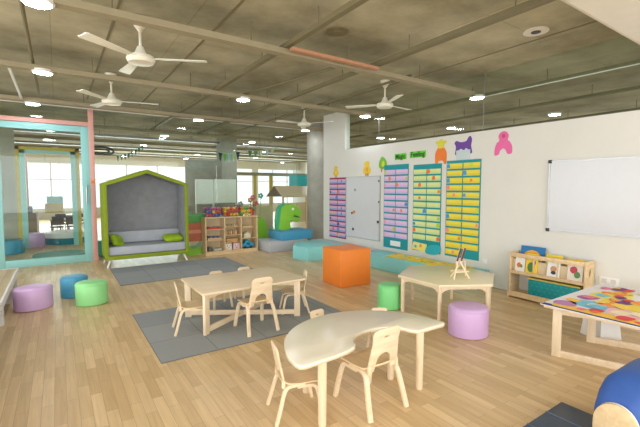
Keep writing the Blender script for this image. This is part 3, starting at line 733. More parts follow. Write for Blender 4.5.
# hexagonal teal block
t = thing('teal_play_block', 'teal soft play block with slanted corners in front of the pillar', 'soft block', (4.0, 6.75, 0))
hx2 = [(.08, .3), (.20, -.1), (.75, -.3), (1.08, .0), (1.02, .75), (.55, .9)]
MB().plate([hx2], .28, M['teal'], Matrix.Translation((0, 0, .14)), bev=.012).build('foam', None, t)
t = thing('teal_floor_bench', 'long teal soft bench along the wall under the charts', 'bench', (4.86, 3.35, 0))
MB().plate([[(.0, .25), (.18, 0), (.5, 0), (.5, 2.35), (.0, 2.35)]], .26, M['teal'], Matrix.Translation((0, 0, .13)), bev=.012).build('foam', None, t)
MB().box(.02, .022, .3, 2.3, .2, .203).build('seam_piping', M['teal'], t)
t = thing('teal_floor_bench', 'teal and grey low wall ledge behind the orange cube, at the wall end', 'bench', (5.0, 5.8, 0))
MB().box(0, .38, 0, 2.0, 0, .26, bev=.012).build('foam', col((190, 206, 206)), t)
# yellow papers on the bench
for (y, wy, c, lab) in ((4.75, .82, (252, 220, 60), 'long yellow painted paper lying on the left of the teal bench'), (3.93, .74, (252, 222, 50), 'yellow painted paper lying in the middle of the teal bench'),):
    o = MB().plate([rrect(-.2, .2, -wy / 2, wy / 2, .02)], .003, col(c), None); 
    for k in range(7):
        yy = -wy / 2 + .06 + k * (wy - .12) / 6; o.plate([arc(random.uniform(-.1, .1), yy, .03, 0, 320, 8)], .005, col([(240, 130, 60), (120, 190, 220), (240, 240, 230)][k % 3]))
    o = o.build('painted_paper', None, loc=(5.12, y, .263)); o.rotation_euler = (0, 0, R(4)); tag(o, lab, 'paper', 'painted papers on the teal bench')

# ---------------------------------------------------------------- wall charts
def chart(name, lab, y0, y1, z0, z1, mat, rows, cardcols, stick_c, skip=0, margin=.055, cols2=None, bottom=None):
    """y0 > y1: left edge and right edge seen from the room"""
    t = thing(name, lab, 'chart', (5.42, (y0 + y1) / 2, z0)); Wd = y0 - y1; Ht = z1 - z0
    def TT(u, v, o=0.0): return frame((-o, Wd / 2 - u, v), (0, -1, 0), (0, 0, 1))
    MB().plate([[(0, 0), (Wd, 0), (Wd, Ht), (0, Ht)]], .006, mat, TT(0, 0, .005)).build('backing', None, t)
    rh = (Ht - margin - (bottom or .02)) / rows; cwid = (Wd - .05) / 2
    for r in range(rows):
        for c in range(2):
            if skip and r == rows - 1 and c == 1: continue
            u = .015 + c * (cwid + .02); v = Ht - margin - (r + 1) * rh + .012; h = rh - .03
            b = MB().plate([[(u, v), (u + cwid, v), (u + cwid, v + h), (u, v + h)]], .004, col(cardcols[0]), TT(0, 0, .012))
            if cols2: b.plate([[(u, v), (u + cwid, v), (u + cwid, v + h * .42), (u, v + h * .42)]], .005, col(cols2), TT(0, 0, .0125))
            k = b.build('card', None, t)
            if random.random() < .55:
                sc_ = random.choice(stick_c); su = u + random.choice([.03, cwid * .5, cwid - .03]); sv = v + h * .5
                q = random.choice([.022, .03])
                MB().plate([catmull([(su - q, sv - q), (su + q, sv - q * .8), (su + q * .8, sv + q), (su, sv + q * 1.4), (su - q, sv + q * .7)], 3)], .004, col(sc_), TT(0, 0, .017)).build('sticker', None, k)
        if rows == 11 and mat is M['maroon']:
            MB().box(-.02, -.012, -Wd / 2, Wd / 2, Ht - margin - (r + 1) * rh - .008, Ht - margin - (r + 1) * rh + .01).build('strip', M['maroon'], t)
    return t, TT, Wd, Ht
chart('pocket_chart', 'maroon-edged chart with lilac cards at the far left of the wall, beside the whiteboard', 7.58, 6.94, .33, 1.74, M['maroon'], 11, [(226, 180, 210)], [(240, 130, 60), (60, 160, 200), (90, 60, 140), (240, 200, 80)], cols2=(150, 170, 220), margin=.02)
t1, TT1, Wd, Ht = chart('pocket_chart', 'teal chart with lilac cards and a white label at its foot', 5.71, 5.06, .32, 1.95, M['chart'], 11, [(228, 194, 228)], [(240, 140, 60), (244, 160, 190), (200, 210, 80), (80, 150, 210)], bottom=.2, margin=.08, cols2=(206, 184, 232))
MB().plate([[(.2, .05), (.47, .05), (.47, .15), (.2, .15)]], .004, M['white_paper'], TT1(0, 0, .012)).build('label', None, t1)
t2, TT2, Wd, Ht = chart('pocket_chart', 'teal chart with pale green cards and curling bottom edge, between lilac and yellow charts', 4.94, 4.31, .36, 1.92, M['chart'], 11, [(222, 232, 150)], [(240, 120, 60), (60, 150, 210), (170, 210, 60)], bottom=.2, margin=.07, cols2=(200, 226, 160))
MB().plate([[(0, .02), (.33, .0), (.36, .14), (.05, .16)]], .004, col((236, 230, 130)), TT2(0, 0, .03)).plate([arc(.1, .08, .03, 0, 330, 8)], .004, col((90, 170, 220)), TT2(0, 0, .034)).plate([arc(.22, .1, .03, 0, 330, 8)], .004, col((240, 150, 70)), TT2(0, 0, .034)).build('loose_paper', None, t2)
MB().plate([catmull([(.34, -.02), (.62, .0), (.63, .15), (.38, .12)], 3)], .006, col((40, 176, 196)), TT2(0, 0, .03)).build('curled_flap', None, t2)
chart('pocket_chart', 'teal chart with bright yellow cards, rightmost of the wall charts', 4.21, 3.57, .36, 1.95, M['chart'], 13, [(236, 220, 70)], [(244, 150, 140), (70, 160, 210), (200, 220, 70), (244, 140, 60)], skip=1, margin=.03, cols2=(226, 208, 60))

# whiteboards
def whiteboard(y0, y1, z0, z1, lab, corners=True):
    t = thing('whiteboard', lab, 'whiteboard', (5.42, (y0 + y1) / 2, z0)); w2 = (y0 - y1) / 2; h = z1 - z0
    MB().box(-.018, 0, -w2, w2, 0, h).build('panel', M['board'], t)
    f = MB().box(-.026, 0, -w2 - .012, -w2 + .006, -.01, h + .01).box(-.026, 0, w2 - .006, w2 + .012, -.01, h + .01).box(-.026, 0, -w2, w2, -.01, .006).box(-.026, 0, -w2, w2, h - .006, h + .01)
    f.build('frame', M['alu'], t)
    if corners:
        for sy in (-1, 1):
            for zz in (0, h): MB().box(-.032, 0, sy * w2 - .022, sy * w2 + .022, zz - .022, zz + .022, bev=.006).build('corner_cap', M['dark'], t)
    return t
whiteboard(2.555, .72, .945, 1.845, 'large blank whiteboard with black corners on the right of the wall')
wb2 = whiteboard(6.92, 5.82, .42, 1.74, 'tall whiteboard with magnets between the maroon chart and the first teal chart', False)
mags = [(355, 190, (170, 170, 170), 'grey', .03), (379, 181, (60, 80, 60), 'dark green', .02), (379, 202, (70, 60, 60), 'dark brown', .02), (378, 222, (60, 60, 90), 'dark blue', .03), (354, 212, (230, 150, 60), 'orange', .035), (352, 213, (120, 70, 100), 'purple', .025), (353, 229, (90, 90, 90), 'dark grey', .03)]
for x, y, c, cn, r in mags:
    p = onX(x, y, 5.40)
    o = MB().lathe([(r, 0), (r, .012), (r * .8, .016)], col(c), Matrix.Rotation(-PI / 2, 4, 'Y'), n=16).build('magnet', None, loc=(5.402, p.y, p.z))
    tag(o, '%s magnet on the tall whiteboard' % cn, 'magnet', 'magnets on the tall whiteboard')

# signs
def sign(word, x0, x1, yc, lab):
    a, b = onX(x0, yc), onX(x1, yc); wdt = a.y - b.y
    t = thing('word_sign', lab, 'sign', (5.42, (a.y + b.y) / 2, (a.z + b.z) / 2), 0, 'green word signs')
    T = frame((-.004, 0, 0), (0, -1, 0), (0, 0, 1))
    MB().plate([[(-wdt / 2, -.06), (wdt / 2, -.055), (wdt / 2, .06), (-wdt / 2, .055)]], .004, col((110, 214, 60)), T).build('card', None, t)
    cu = bpy.data.curves.new('lettering', 'FONT'); cu.body = word; cu.size = .13; cu.extrude = .001; cu.offset = .003; cu.align_x = 'CENTER'; cu.align_y = 'CENTER'
    o = bpy.data.objects.new('lettering', cu); C.objects.link(o)
    me = bpy.data.meshes.new_from_object(o.evaluated_get(bpy.context.evaluated_depsgraph_get())); bpy.data.objects.remove(o)
    T2 = frame((-.008, 0, 0), (0, -1, 0), (0, 0, 1)); wd_ = max(v.co.x for v in me.vertices) - min(v.co.x for v in me.vertices)
    me.transform(T2 @ Matrix.Diagonal((wdt * .86 / wd_, 1, 1, 1))); me.materials.clear(); me.materials.append(col((20, 80, 30)))
    oo = bpy.data.objects.new('lettering', me); C.objects.link(oo); oo.parent = t
sign('Magic', 395, 406.5, 156.6, 'short green card sign, left one of the pair above the charts')
sign('Feeling', 410, 426, 154.3, 'longer green card sign, right one of the pair above the charts')

# paper figures
def cutout(name, lab, px, py, s, parts, cat='paper figure'):
    p = onX(px, py); t = thing(name, lab, cat, (5.42, p.y, p.z), 0, 'paper cut-out figures above the charts')
    for i, (nm, pts, c, lvl) in enumerate(parts):
        T = frame((-.003 - .004 * lvl, 0, 0), (0, -1, 0), (0, 0, 1))
        MB().plate([catmull([(x * s, y * s) for x, y in pts], 4)], .003, col(c), T).build(nm, None, t)
bird = lambda c, c2, c3: [('body', [(-.5, -.6), (.5, -.6), (.72, -.1), (.42, .3), (.45, .75), (0, .95), (-.45, .75), (-.42, .3), (-.72, -.1)], c, 0), ('wing', [(-.1, -.3), (.15, -.3), (.25, .1), (0, .2), (-.15, .05)], c2, 1), ('foot', [(-.3, -.95), (-.1, -.95), (-.08, -.55), (-.25, -.55)], c3, 0), ('foot', [(.1, -.95), (.3, -.95), (.25, -.55), (.08, -.55)], c3, 0)]
cutout('paper_bird', 'yellow paper bird above the maroon-edged chart', 336, 172, .145, bird((238, 200, 60), (250, 220, 110), (230, 160, 60)))
cutout('paper_bird', 'yellow paper bird with orange feet above the tall whiteboard', 367, 169, .175, bird((240, 206, 60), (240, 170, 70), (230, 130, 50)))
cutout('paper_parrot', 'green paper bird above the lilac teal-backed chart', 383, 164, .155, [('body', [(-.6, -.5), (.45, -.6), (.75, -.1), (.6, .4), (.2, .8), (-.2, .95), (-.6, .5), (-.75, .0)], (120, 190, 60), 0), ('belly', [(-.15, -.3), (.25, -.3), (.3, .2), (0, .4), (-.2, .1)], (210, 220, 60), 1), ('tail', [(-.35, -1), (-.15, -1), (-.1, -.5), (-.3, -.5)], (200, 160, 60), 0)])
cutout('paper_giraffe', 'orange and yellow paper animal above the pale green chart', 441, 152, .2, [('body', [(-.55, -1), (-.35, -1), (-.2, -.75), (.2, -.75), (.35, -1), (.55, -1), (.6, -.2), (.4, .25), (.15, .4), (-.15, .4), (-.4, .25), (-.6, -.2)], (240, 130, 50), 0), ('head', [(-.25, .35), (.25, .35), (.3, .75), (.1, 1.05), (-.1, 1.05), (-.3, .75)], (226, 220, 70), 1), ('ear', [(-.55, .75), (-.25, .65), (-.25, .85), (-.5, .95)], (226, 220, 70), 0), ('ear', [(.55, .75), (.25, .65), (.25, .85), (.5, .95)], (226, 220, 70), 0)])
cutout('paper_dog', 'purple paper four-legged animal above the yellow chart', 463.5, 145.5, .14, [('body', [(-1.1, -.95), (-.75, -.95), (-.55, -.45), (-.15, -.4), (-.12, -.8), (.2, -.8), (.25, -.35), (.6, -.45), (.85, -.95), (1.15, -.85), (1.0, -.1), (1.1, .6), (.85, 1.0), (.55, .75), (.4, .5), (-.1, .4), (-.5, .45), (-.95, .6), (-1.2, .35), (-1.0, -.1)], (110, 70, 160), 0)])
cutout('paper_octopus', 'pink paper figure with long legs at the right end of the row', 503.5, 143.5, .155, [('body', [(-.85, -1.05), (-.45, -1.0), (-.3, -.65), (0, -.45), (.25, -.65), (.45, -1.0), (.85, -.95), (.85, -.3), (.6, .15), (.42, .3), (.5, .75), (.2, 1.1), (-.2, 1.1), (-.5, .75), (-.42, .3), (-.65, .1), (-.85, -.4)], (236, 110, 170), 0), ('face', [(-.12, .55), (.15, .55), (.15, .85), (-.12, .85)], (200, 80, 120), 1)])
o = MB().plate([[(-.13, -.09), (.13, -.09), (.13, .09), (-.13, .09)]], .003, col((200, 216, 218)), TX(3.9, 2.02, .004)).build('blank_card', None); tag(o, 'pale blue-grey blank card just above the yellow chart', 'card')
o = MB().box(-.012, 0, -.1, .1, -.045, .045, bev=.004).build('socket_plate', M['white'], loc=(5.42, 1.84, .39)); tag(o, 'white double wall socket plate right of the book shelf', 'socket')
for yy in (-.045, .045): MB().plate([rrect(-.025, .025, -.025, .025, .006)], .004, col((214, 214, 214)), frame((-.013, yy, 0), (0, -1, 0), (0, 0, 1))).build('socket_face', None, o)
o = MB().box(-.012, 0, -.04, .04, -.04, .04, bev=.004).build('socket_plate', M['white'], loc=(5.42, 3.46, .38)); tag(o, 'small white wall socket plate right of the yellow chart', 'socket')

# ---------------------------------------------------------------- book shelf
BX, BY0, BY1 = 5.12, 1.99, 2.93
t = thing('book_shelf', 'low wooden book display shelf against the wall under the large whiteboard', 'shelf', (BX, BY0, 0))
BD, BL, BH = 5.40 - BX, BY1 - BY0, .62
side = [(0, .0), (BD, 0), (BD, BH - .015), (BD - .015, BH), (.06, BH), (.045, BH - .02), (.035, .1), (0, .06)]
holes = [list(reversed(arc(BD * .58, BH - .15, .028, 0, 350, 20, ry=.05)))]
for yy in (0.01, BL - .01): MB().plate([side] + holes, .02, M['shelfwood'], frame((0, yy, 0), (1, 0, 0), (0, 0, 1)), bev=.002).build('side_panel', None, t)
MB().box(.04, .058, .02, BL - .02, BH - .06, BH - .005, bev=.003).build('front_rail', M['shelfwood'], t)
MB().box(.035, BD, .02, BL - .02, .345, .36).box(.02, .035, .02, BL - .02, .335, .375).build('shelf_board', M['shelfwood'], t)
MB().box(.01, BD, .02, BL - .02, .045, .065).box(.0, .018, .02, BL - .02, .02, .09).build('bottom_board', M['shelfwood'], t)
MB().box(BD - .012, BD, .02, BL - .02, .36, BH - .03).build('back_panel', M['shelfback'], t)
MB().box(.1, .112, .02, BL - .02, .36, BH - .10).build('book_stop', M['shelfback'], t)
for yy in (.32, .62): MB().box(.06, BD - .012, yy, yy + .012, .36, BH - .06).build('divider', M['shelfwood'], t)
def book(y, w_, h_, x, z, c, cov, lab, lean=8, th=.014):
    t = thing('picture_book', lab, 'book', (BX + x, BY0 + y, z), 0, 'picture books on the low book shelf')
    T = frame((0, 0, 0), (0, -1, 0), (math.sin(R(lean)), 0, math.cos(R(lean))))
    MB().plate([[(-w_ / 2, 0), (w_ / 2, 0), (w_ / 2, h_), (-w_ / 2, h_)]], th, col(c), T).build('cover', None, t)
    b = MB()
    for i, (pts, cc) in enumerate(cov): b.plate([[(u * w_, v * h_) for u, v in pts]], .0015, col(cc), T @ Matrix.Translation((0, 0, th / 2 + .001 + .0012 * i)))
    b.build('cover_picture', None, t)
disc = lambda cx, cy, r, ry=None: arc(cx, cy, r, 0, 345, 18, ry)
book(.72, .32, .34, .19, .365, (40, 120, 180), [(disc(.0, .45, .42, .4), (240, 170, 40)), (disc(.0, .40, .30, .3), (244, 210, 60)), (disc(-.1, .3, .15, .2), (110, 170, 70))], 'tall blue picture book with an orange arc, highest on the low book shelf')
book(.81, .13, .19, .07, .365, (236, 232, 222), [(disc(-.1, .45, .22, .18), (220, 110, 60)), (disc(.15, .4, .14, .12), (90, 150, 90))], 'white picture book with a small red drawing, leftmost on the book shelf')
book(.66, .15, .26, .08, .365, (240, 206, 60), [(disc(-.05, .3, .3, .25), (80, 130, 70)), (disc(.2, .55, .15, .12), (70, 110, 170))], 'yellow and green picture book in front of the blue book')
book(.42, .2, .27, .15, .365, (236, 210, 60), [(disc(0, .6, .3, .2), (130, 160, 60))], 'yellow picture book standing behind the white one in the middle of the shelf')
book(.38, .15, .19, .07, .365, (240, 238, 234), [(disc(0, .55, .25, .2), (200, 150, 110)), (disc(.02, .3, .2, .12), (60, 60, 70))], 'white picture book with a brown animal in the middle of the shelf')
book(.13, .17, .22, .07, .365, (232, 222, 208), [(disc(-.1, .6, .25, .2), (190, 70, 80)), (disc(.15, .35, .2, .18), (90, 140, 80))], 'cream picture book with red and green drawing at the right end of the shelf')
for k, (c, cn) in enumerate([((240, 200, 40), 'yellow'), ((50, 90, 60), 'dark green'), ((90, 130, 190), 'light blue'), ((240, 240, 236), 'white')]):
    book(.14, .22, .255 - .006 * k, .13 + .03 * k, .365, c, [(disc(0, .6, .2, .15), (230, 230, 220))], '%s thin book standing behind the cream one at the right of the shelf' % cn, 3, .012)
t = thing('storage_basket', 'teal fabric basket with yellow pattern in the lower tier of the book shelf', 'basket', (BX + .05, BY0 + .06, .066))
b = MB().box(0, .2, 0, .62, 0, .235, M['chart'], bev=.012)
b.build('body', None, t)
b = MB()
for r in range(4):
    for c in range(9): b.plate([disc(-.0, 0, .014, .007)], .002, col((60, 168, 150)), frame((-.001, .05 + c * .065 + (r % 2) * .03, .04 + r * .05), (0, -1, 0), (0, 0, 1)))
b.build('leaf_pattern', None, t)
MB().box(-.004, .204, -.004, .624, .222, .24).build('rim', col((214, 196, 90)), t)

# ---------------------------------------------------------------- puzzle table
t = thing('mat_table', 'light wooden kids table with open frame legs under the colourful mat at the right edge', 'table', (3.55, .45, 0))
MB().box(0, 1.28, 0, 1.24, .44, .465, bev=.004).build('tabletop', M['maple'], t)
for (ax, ay, bx, by) in ((.09, 1.16, .45, .1), (.70, 1.12, 1.15, .1)):
    A, B = Vector((ax, ay)), Vector((bx, by)); d = (B - A).normalized(); ang = math.atan2(d.y, d.x); L_ = (B - A).length
    T = Matrix.Translation((ax, ay, 0)) @ Matrix.Rotation(ang, 4, 'Z')
    for q in (0, L_): MB().box(q - .035, q + .035, -.016, .016, 0, .438, M['mapleZ'], T, bev=.003).build('leg', None, t)
    MB().box(.03, L_ - .03, -.014, .014, .0, .06, M['maple'], T, bev=.003).build('floor_rail', None, t)
    MB().box(.03, L_ - .03, -.014, .014, .385, .438, M['maple'], T, bev=.003).build('top_rail', None, t)
t = thing('printed_mat', 'colourful printed vinyl mat with sea creatures lying on the table at the right', 'mat', (3.55, .45, .4655))
b = MB().box(-.02, 1.30, -.02, 1.26, 0, .006, col((236, 232, 236)))
def patch(pts, c, lvl): b.plate([catmull(pts, 4)], .0008, col(c), Matrix.Translation((0, 0, .0065 + lvl * .0009)))
b.plate([[(-.015, -.015), (.05, -.015), (.05, 1.255), (-.015, 1.255)]], .0008, col((34, 40, 110)), Matrix.Translation((0, 0, .0064)))
b.plate([[(.02, -.015), (.15, -.015), (.15, 1.22), (.02, 1.18)]], .0008, col((246, 200, 70)), Matrix.Translation((0, 0, .0070)))
patch([(.03, .3), (.12, .35), (.10, .6), (.05, .55)], (226, 60, 70), 1.2)
patch([(.2, .9), (.3, .8), (.42, .85), (.44, 1.05), (.3, 1.15), (.2, 1.05)], (120, 200, 230), 1)
patch([(.12, 1.05), (.28, 1.1), (.22, 1.22), (.1, 1.2)], (190, 130, 190), 1)
patch([(.16, .6), (.35, .62), (.36, .85), (.18, .82)], (240, 190, 200), 1.5)
patch([(.12, .3), (.3, .35), (.4, .6), (.3, .7), (.15, .55)], (240, 226, 90), 1.1)
patch([(.35, .5), (.6, .5), (.75, .8), (.55, 1.0), (.42, .8)], (240, 216, 80), 1)
patch([(.62, .35), (.85, .3), (1.1, .5), (1.0, .75), (.75, .72), (.6, .55)], (240, 130, 60), 1.6)
patch([(.78, .48), (.86, .46), (.9, .56), (.8, .6)], (70, 30, 50), 2.4)
patch([(.2, -.01), (.45, .0), (.5, .25), (.3, .35), (.18, .2)], (240, 110, 150), 1)
patch([(.3, .1), (.4, .1), (.4, .2), (.3, .2)], (180, 60, 140), 2)
patch([(.5, .1), (.8, .0), (.85, .2), (.6, .32)], (160, 200, 220), 1)
patch([(.85, .1), (1.2, .05), (1.25, .3), (.95, .28)], (236, 150, 160), 1)
patch([(.6, 1.0), (.8, .85), (1.1, .95), (.9, 1.1), (.7, 1.15)], (236, 230, 110), 1)
patch([(.45, 1.08), (.6, 1.02), (.62, 1.14), (.5, 1.18)], (170, 110, 180), 1)
patch([(.46, .40), (.52, .34), (.9, .24), (1.2, .38), (1.2, .42), (.9, .29), (.55, .39)], (50, 50, 130), 2.6)
for (x, y) in ((.24, .72), (.27, .66), (.3, .78), (.45, .65), (.52, .9), (.7, .78), (.66, .95), (.95, .9)):
    patch([(x - .02, y - .015), (x + .02, y - .01), (x + .015, y + .02), (x - .015, y + .015)], random.choice([(220, 50, 60), (60, 40, 60), (240, 120, 60)]), 2.8)
rng = random.Random(3)
brt = [(244, 120, 60), (252, 216, 80), (240, 120, 150), (250, 200, 70), (248, 150, 60), (244, 230, 190), (120, 196, 226), (226, 60, 70), (252, 226, 120), (110, 50, 120)]
for i in range(90):
    x, y = rng.uniform(.08, 1.2), rng.uniform(.04, 1.16); q = rng.uniform(.02, .07)
    patch([(x - q, y - q * .6), (x + q * .9, y - q), (x + q, y + q * .5), (x, y + q), (x - q * .8, y + q * .7)], brt[i % len(brt)], 2.9 + i * .06)
b.build('sheet', None, t)
t = thing('white_tub', 'white tapered tub on the floor under the colourful mat table', 'tub', (4.50, 1.58, 0))
MB().lathe([(.0, .005), (.17, .0), (.14, .24), (.13, .24), (.155, .02), (.0, .02)], n=4, cap=False).build('body', M['white_paper'], t, rotz=R(20), smooth=False)

# ---------------------------------------------------------------- blue kids armchair
t = thing('kids_armchair', 'royal blue upholstered kids armchair with a rounded wooden arm end at the bottom right corner', 'armchair', (2.45, .0, 0))
ap = [(-.875, 0), (-.665, 0), (-.665, .19)] + arc(-.77, .21, .105, 0, 180, 16, ry=.125) + [(-.875, .19)]
MB().plate([ap], .022, M['shelfwood'], frame((0, 0, 0), (0, -1, 0), (0, 0, 1)), bev=.003).build('arm_end', None, t)
MB().plate([ap], .010, M['white'], frame((.015, 0, 0), (0, -1, 0), (0, 0, 1))).build('edge_band', None, t)
def up(a, l):
    x, y0, y1, z1 = l; c, s_ = math.cos(a), math.sin(a); p = 3.3
    q = (abs(c) ** p + abs(s_) ** p) ** (-1 / p)
    return (x, (y0 + y1) / 2 + (y1 - y0) / 2 * c * q, z1 / 2 + .02 + (z1 / 2 - .02) * s_ * q)
MB().blob(up, [(.02, .72, .87, .27), (.03, .69, .885, .31), (.06, .66, .895, .345), (.11, .63, .90, .41), (.16, .60, .90, .45), (.24, .56, .89, .465), (.5, .5, .89, .465), (.6, .52, .88, .45), (.63, .56, .85, .42)], M['sofa'], n=56).build('backrest', None, t)
MB().box(.05, .6, .14, .60, .05, .26, bev=.03, seg=3).build('seat', M['sofa'], t)
MB().box(.03, .62, .12, .62, .0, .05).build('base', M['shelfwood'], t)

# ---------------------------------------------------------------- behind the glass
stool('drum_stool', -.95, 11.3, 0, .27, .27, .32, M['blue'], 0, 'blue round stool behind the glass of the aqua door', 0, 'stools behind the aqua door')
p = onz(35, 247); stool('drum_stool', p.x, p.y, 0, .22, .22, .36, M['lilac'], 0, 'purple round stool behind the glass, next to the blue one', 0, 'stools behind the aqua door')
t = thing('round_bench', 'round teal bench with a white top behind the glass door', 'bench', (.22, 12.75, 0))
MB().lathe([(.55, 0), (.55, .16), (.50, .17)], n=40).build('base', col((30, 130, 150)), t)
MB().lathe([(.57, .17), (.58, .3), (.55, .31)], n=40).build('seat', M['white'], t)
t = thing('round_bench', 'teal carpeted step in the room behind the aqua door', 'step', (.0, 10.3, 0))
MB().lathe([(.5, 0), (.5, .05)], n=36).build('step', col((60, 150, 140)), t)
p = onY(54, 204, 16)
t = thing('display_board', 'yellow and aqua picture board hanging in the far room behind the door', 'board', (p.x, 16, p.z))
MB().box(-.26, .26, -.02, 0, -.3, .02, M['yellowframe']).build('lower_panel', None, t); MB().box(-.2, .26, -.02, 0, .02, .26).build('upper_panel', M['tealframe'], t)
MB().rod((-.2, 0, .26), (-.2, 0, CEIL - p.z), .004).rod((.2, 0, .26), (.2, 0, CEIL - p.z), .004).build('cord', M['grey'], t)
def desk_set(x, y, s, lab):
    t = thing('far_table', lab, 'table', (x, y, 0))
    MB().box(-.6 * s, .6 * s, -.3, .3, .5, .54).build('tabletop', M['white'], t)
    for sx in (-1, 1):
        for sy in (-1, 1): MB().box(sx * .55 * s - .02, sx * .55 * s + .02, sy * .26 - .02, sy * .26 + .02, 0, .5).build('leg', M['dark'], t)
desk_set(.25, 14.6, .8, 'white low table on dark legs in the far room'); desk_set(.7, 17, .8, 'second white low table farther back in the far room')
for k, (x, y) in enumerate(((-.05, 14.0), (.35, 13.98), (.1, 15.2), (.55, 15.2))):
    t = thing('dark_chair', 'dark chair at the white low table in the far room, %s' % ['front left', 'front right', 'back left', 'back right'][k], 'chair', (x, y, 0), random.uniform(-.4, .4), 'dark chairs in the far room')
    MB().box(-.15, .15, -.15, .15, .32, .35).build('seat', M['dark'], t); MB().box(-.15, .15, -.16, -.13, .4, .66).build('backrest', M['dark'], t)
    for sx in (-.13, .13):
        for sy in (-.13, .13): MB().rod((sx, sy, 0), (sx * .9, sy * .9, .33), .012).build('leg', M['grey'], t)
p = onz(28, 232)
t = thing('supply_cabinet', 'grey cabinet with papers by the left wall of the far room', 'cabinet', (-1.05, 14.3, 0))
MB().box(0, .5, 0, 1.6, 0, .75).build('body', col((170, 150, 130)), t); MB().box(.1, .4, .1, .5, .75, .95).build('dark_box', M['dark'], t)
# white boards behind glass on grey wall
for a_, b_, y0, y1, lab in ((196, 212, 180, 204, 'left frosted white panel on the grey wall behind the glass'), (214, 235, 180, 203, 'right frosted white panel on the grey wall behind the glass')):
    p, q = onY(a_, y1, 12.4), onY(b_, y0, 12.4)
    t = thing('frosted_panel', lab, 'panel', (p.x, 12.35, 0), 0, 'white panels behind the glass')
    MB().box(0, q.x - p.x, 0, .03, p.z, q.z).build('sheet', col((236, 244, 238)), t)
    MB().box(-.02, 0, 0, .04, 0, q.z + .02).box(q.x - p.x, q.x - p.x + .02, 0, .04, 0, q.z + .02).box(-.02, q.x - p.x + .02, 0, .04, q.z, q.z + .02).build('frame', M['white'], t)
# tall wooden panel and flower toys
p, q = onY(259, 207, 9.5), onY(273, 207, 9.5)
t = thing('wooden_screen', 'tall plain wooden screen between the toy shelf and the dinosaur', 'screen', (p.x, 9.5, 0))
MB().box(0, q.x - p.x, 0, .3, 0, 1.02, bev=.01).build('panel', M['shelfback'], t)
p = onY(259.5, 235, 9.1)
o = MB().plate([arc(0, .37, .19, -60, 240, 24, ry=.36)], .12, M['dino'], TY(p.x, 9.1, .016)).build('lime_foam_disc', None); tag(o, 'lime green rounded foam piece leaning beside the wooden screen', 'foam piece')
fl = [(256, 209, (220, 60, 70), 'red'), (261, 204, (240, 120, 110), 'salmon'), (268, 196, (40, 180, 160), 'turquoise'), (262, 198, (236, 90, 100), 'coral'), (251, 205, (170, 180, 150), 'pale green'), (269, 206, (90, 150, 210), 'blue'), (265, 201, (230, 170, 60), 'yellow')]
for x, y, c, cn in fl:
    p = onY(x, y, 9.65)
    t = thing('craft_flower', '%s craft flower standing behind the wooden screen' % cn, 'flower', (p.x, 9.85 + .13 * fl.index((x, y, c, cn)), 0), 0, 'craft flowers behind the wooden screen')
    MB().rod((0, 0, 0), (0, 0, p.z), .008).build('stem', col((90, 140, 80)), t)
    b = MB(); [b.sphere((.05 * math.cos(k * 1.256), 0, p.z + .05 * math.sin(k * 1.256)), .035, col(c)) for k in range(5)]; b.build('petal', None, t)
# play kitchen house behind the pillar
p, q = onY(281, 195, 10.3), onY(312, 187, 10.3)
t = thing('play_house', 'wooden play stall with a pitched roof behind the dinosaur', 'play house', (p.x, 10.3, 0))
wd_ = q.x - p.x + .4
T = frame((0, .45, 0), (0, 1, 0), (0, 0, 1))
MB().plate([[(-.5, p.z - .05), (.5, p.z - .05), (0, q.z + .03)]], .02, col((120, 90, 60)), T).build('gable', None, t)
b = MB().sweep([(wd_ / 2, -.1, p.z - .06), (wd_ / 2, .45, q.z + .02)], wd_, .03, M['shelfwood']).sweep([(wd_ / 2, 1.0, p.z - .06), (wd_ / 2, .45, q.z + .02)], wd_, .03, M['shelfwood'])
b.build('roof', None, t)
for x in (.06, wd_ - .1):
    for y in (0, .85): MB().box(x, x + .05, y, y + .05, 0, p.z).build('post', M['shelfwood'], t)
MB().box(-.1, wd_, .0, .03, .45, 1.05).build('counter_front', col((232, 206, 160)), t)
for k in range(4): MB().box(-.1 + k * .32, -.09 + k * .32, -.005, 0, .45, 1.05).build('seam', col((180, 150, 110)), t)
p, q = onY(289.5, 187, 11.8), onY(312, 175, 11.8)
t = thing('hanging_board', 'plain turquoise board hanging behind the play house left of the pillar', 'board', (p.x, 11.8, p.z))
MB().box(0, q.x - p.x + .3, 0, .03, 0, q.z - p.z).build('panel', M['cyan'], t)
MB().rod((.3, .015, q.z - p.z), (.3, .015, CEIL - p.z), .006).rod((.9, .015, q.z - p.z), (.9, .015, CEIL - p.z), .006).build('cord', M['grey'], t)
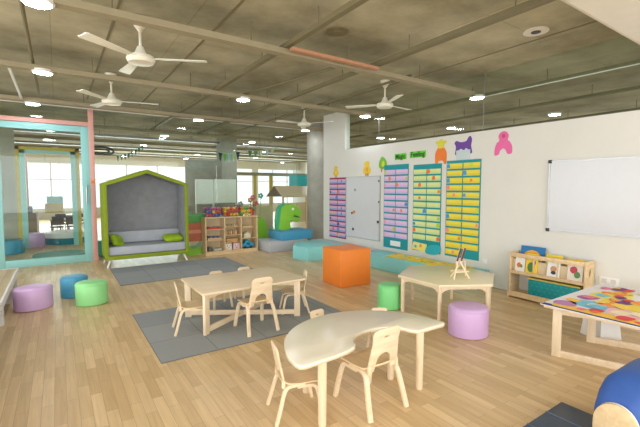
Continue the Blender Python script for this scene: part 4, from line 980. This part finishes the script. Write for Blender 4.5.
# bunting
def bunting(pts, n, Y, cols, lab, fh=.2, fw=.13):
    A, B = onY(*pts[0], Y), onY(*pts[1], Y); t = thing('bunting', lab, 'bunting', (A.x, Y, A.z))
    L_ = B - A
    path = [(L_.x * k / 10, 0, L_.z * k / 10 - .06 * math.sin(PI * k / 10)) for k in range(11)]
    MB().sweep(path, .01, .01, M['white'], side=(0, 1, 0), rnd=True, n=5).build('string', None, t)
    for k in range(n):
        f = (k + .5) / n; x, z = L_.x * f, L_.z * f - .06 * math.sin(PI * f)
        MB().plate([[(-fw / 2, 0), (fw / 2, 0), (fw * .1, -fh), (-fw * .1, -fh)]], .004, col(cols[k % len(cols)]), TY(x, 0, z)).build('flag', None, t)
    for q in (Vector((0, 0, 0)), L_):
        MB().rod((q.x, 0, q.z), (q.x, 0, CEIL - A.z), .004).build('cord', M['grey'], t)
bunting(((218, 152), (240, 151)), 5, 11, [(30, 80, 70), (120, 190, 80), (160, 206, 220), (190, 216, 140), (40, 70, 90)], 'left pennant bunting of green, blue and dark flags behind the glass', .24)
bunting(((247, 150), (275, 147)), 5, 10.5, [(60, 140, 90), (90, 160, 90), (214, 230, 180), (190, 214, 214), (200, 210, 150)], 'pale pennant bunting to the right of the dark one', .2)
bunting(((116, 156), (144, 144)), 8, 11, [(30, 90, 60), (50, 120, 70), (24, 70, 60)], 'dark green pennant bunting above the hut bench', .14, .06)
# black duct coil
p = onY(105, 151, 10.6)
t = thing('flexible_duct', 'black flexible duct loop under the ceiling beyond the salmon post', 'duct', (p.x, 10.6, p.z))
pts = [(-.35, 0, .05), (-.05, 0, .09), (.15, .0, .02), (.1, 0, -.07), (-.15, 0, -.08), (-.35, 0, -.05)]
MB().sweep(catmull([(-.35, 0, .07), (.0, 0, .09), (.18, .0, .0), (.05, 0, -.08), (-.35, 0, -.07)], 6, False), .05, .05, M['dark'], side=(0, 1, 0), rnd=True, n=10).sweep(catmull([(-.35, .1, .03), (.0, .1, .04), (.1, .1, .0), (.0, .1, -.03), (-.35, .1, -.03)], 6, False), .04, .04, M['dark'], side=(0, 1, 0), rnd=True, n=10).build('hose', None, t)
MB().rod((0, 0, .09), (0, 0, CEIL - p.z), .005).build('hanger_rod', M['grey'], t)
# teal pouf behind the hut bench
o = MB().lathe([(.15, 0), (.16, .02), (.16, .3), (.14, .33)], n=28).build('teal_pouf', col((20, 130, 110)), loc=(.78, 9.75, .45)); 
o.location = (.80, 9.75, 0); tag(o, 'dark teal pouf behind the glass beside the hut bench', 'pouf')
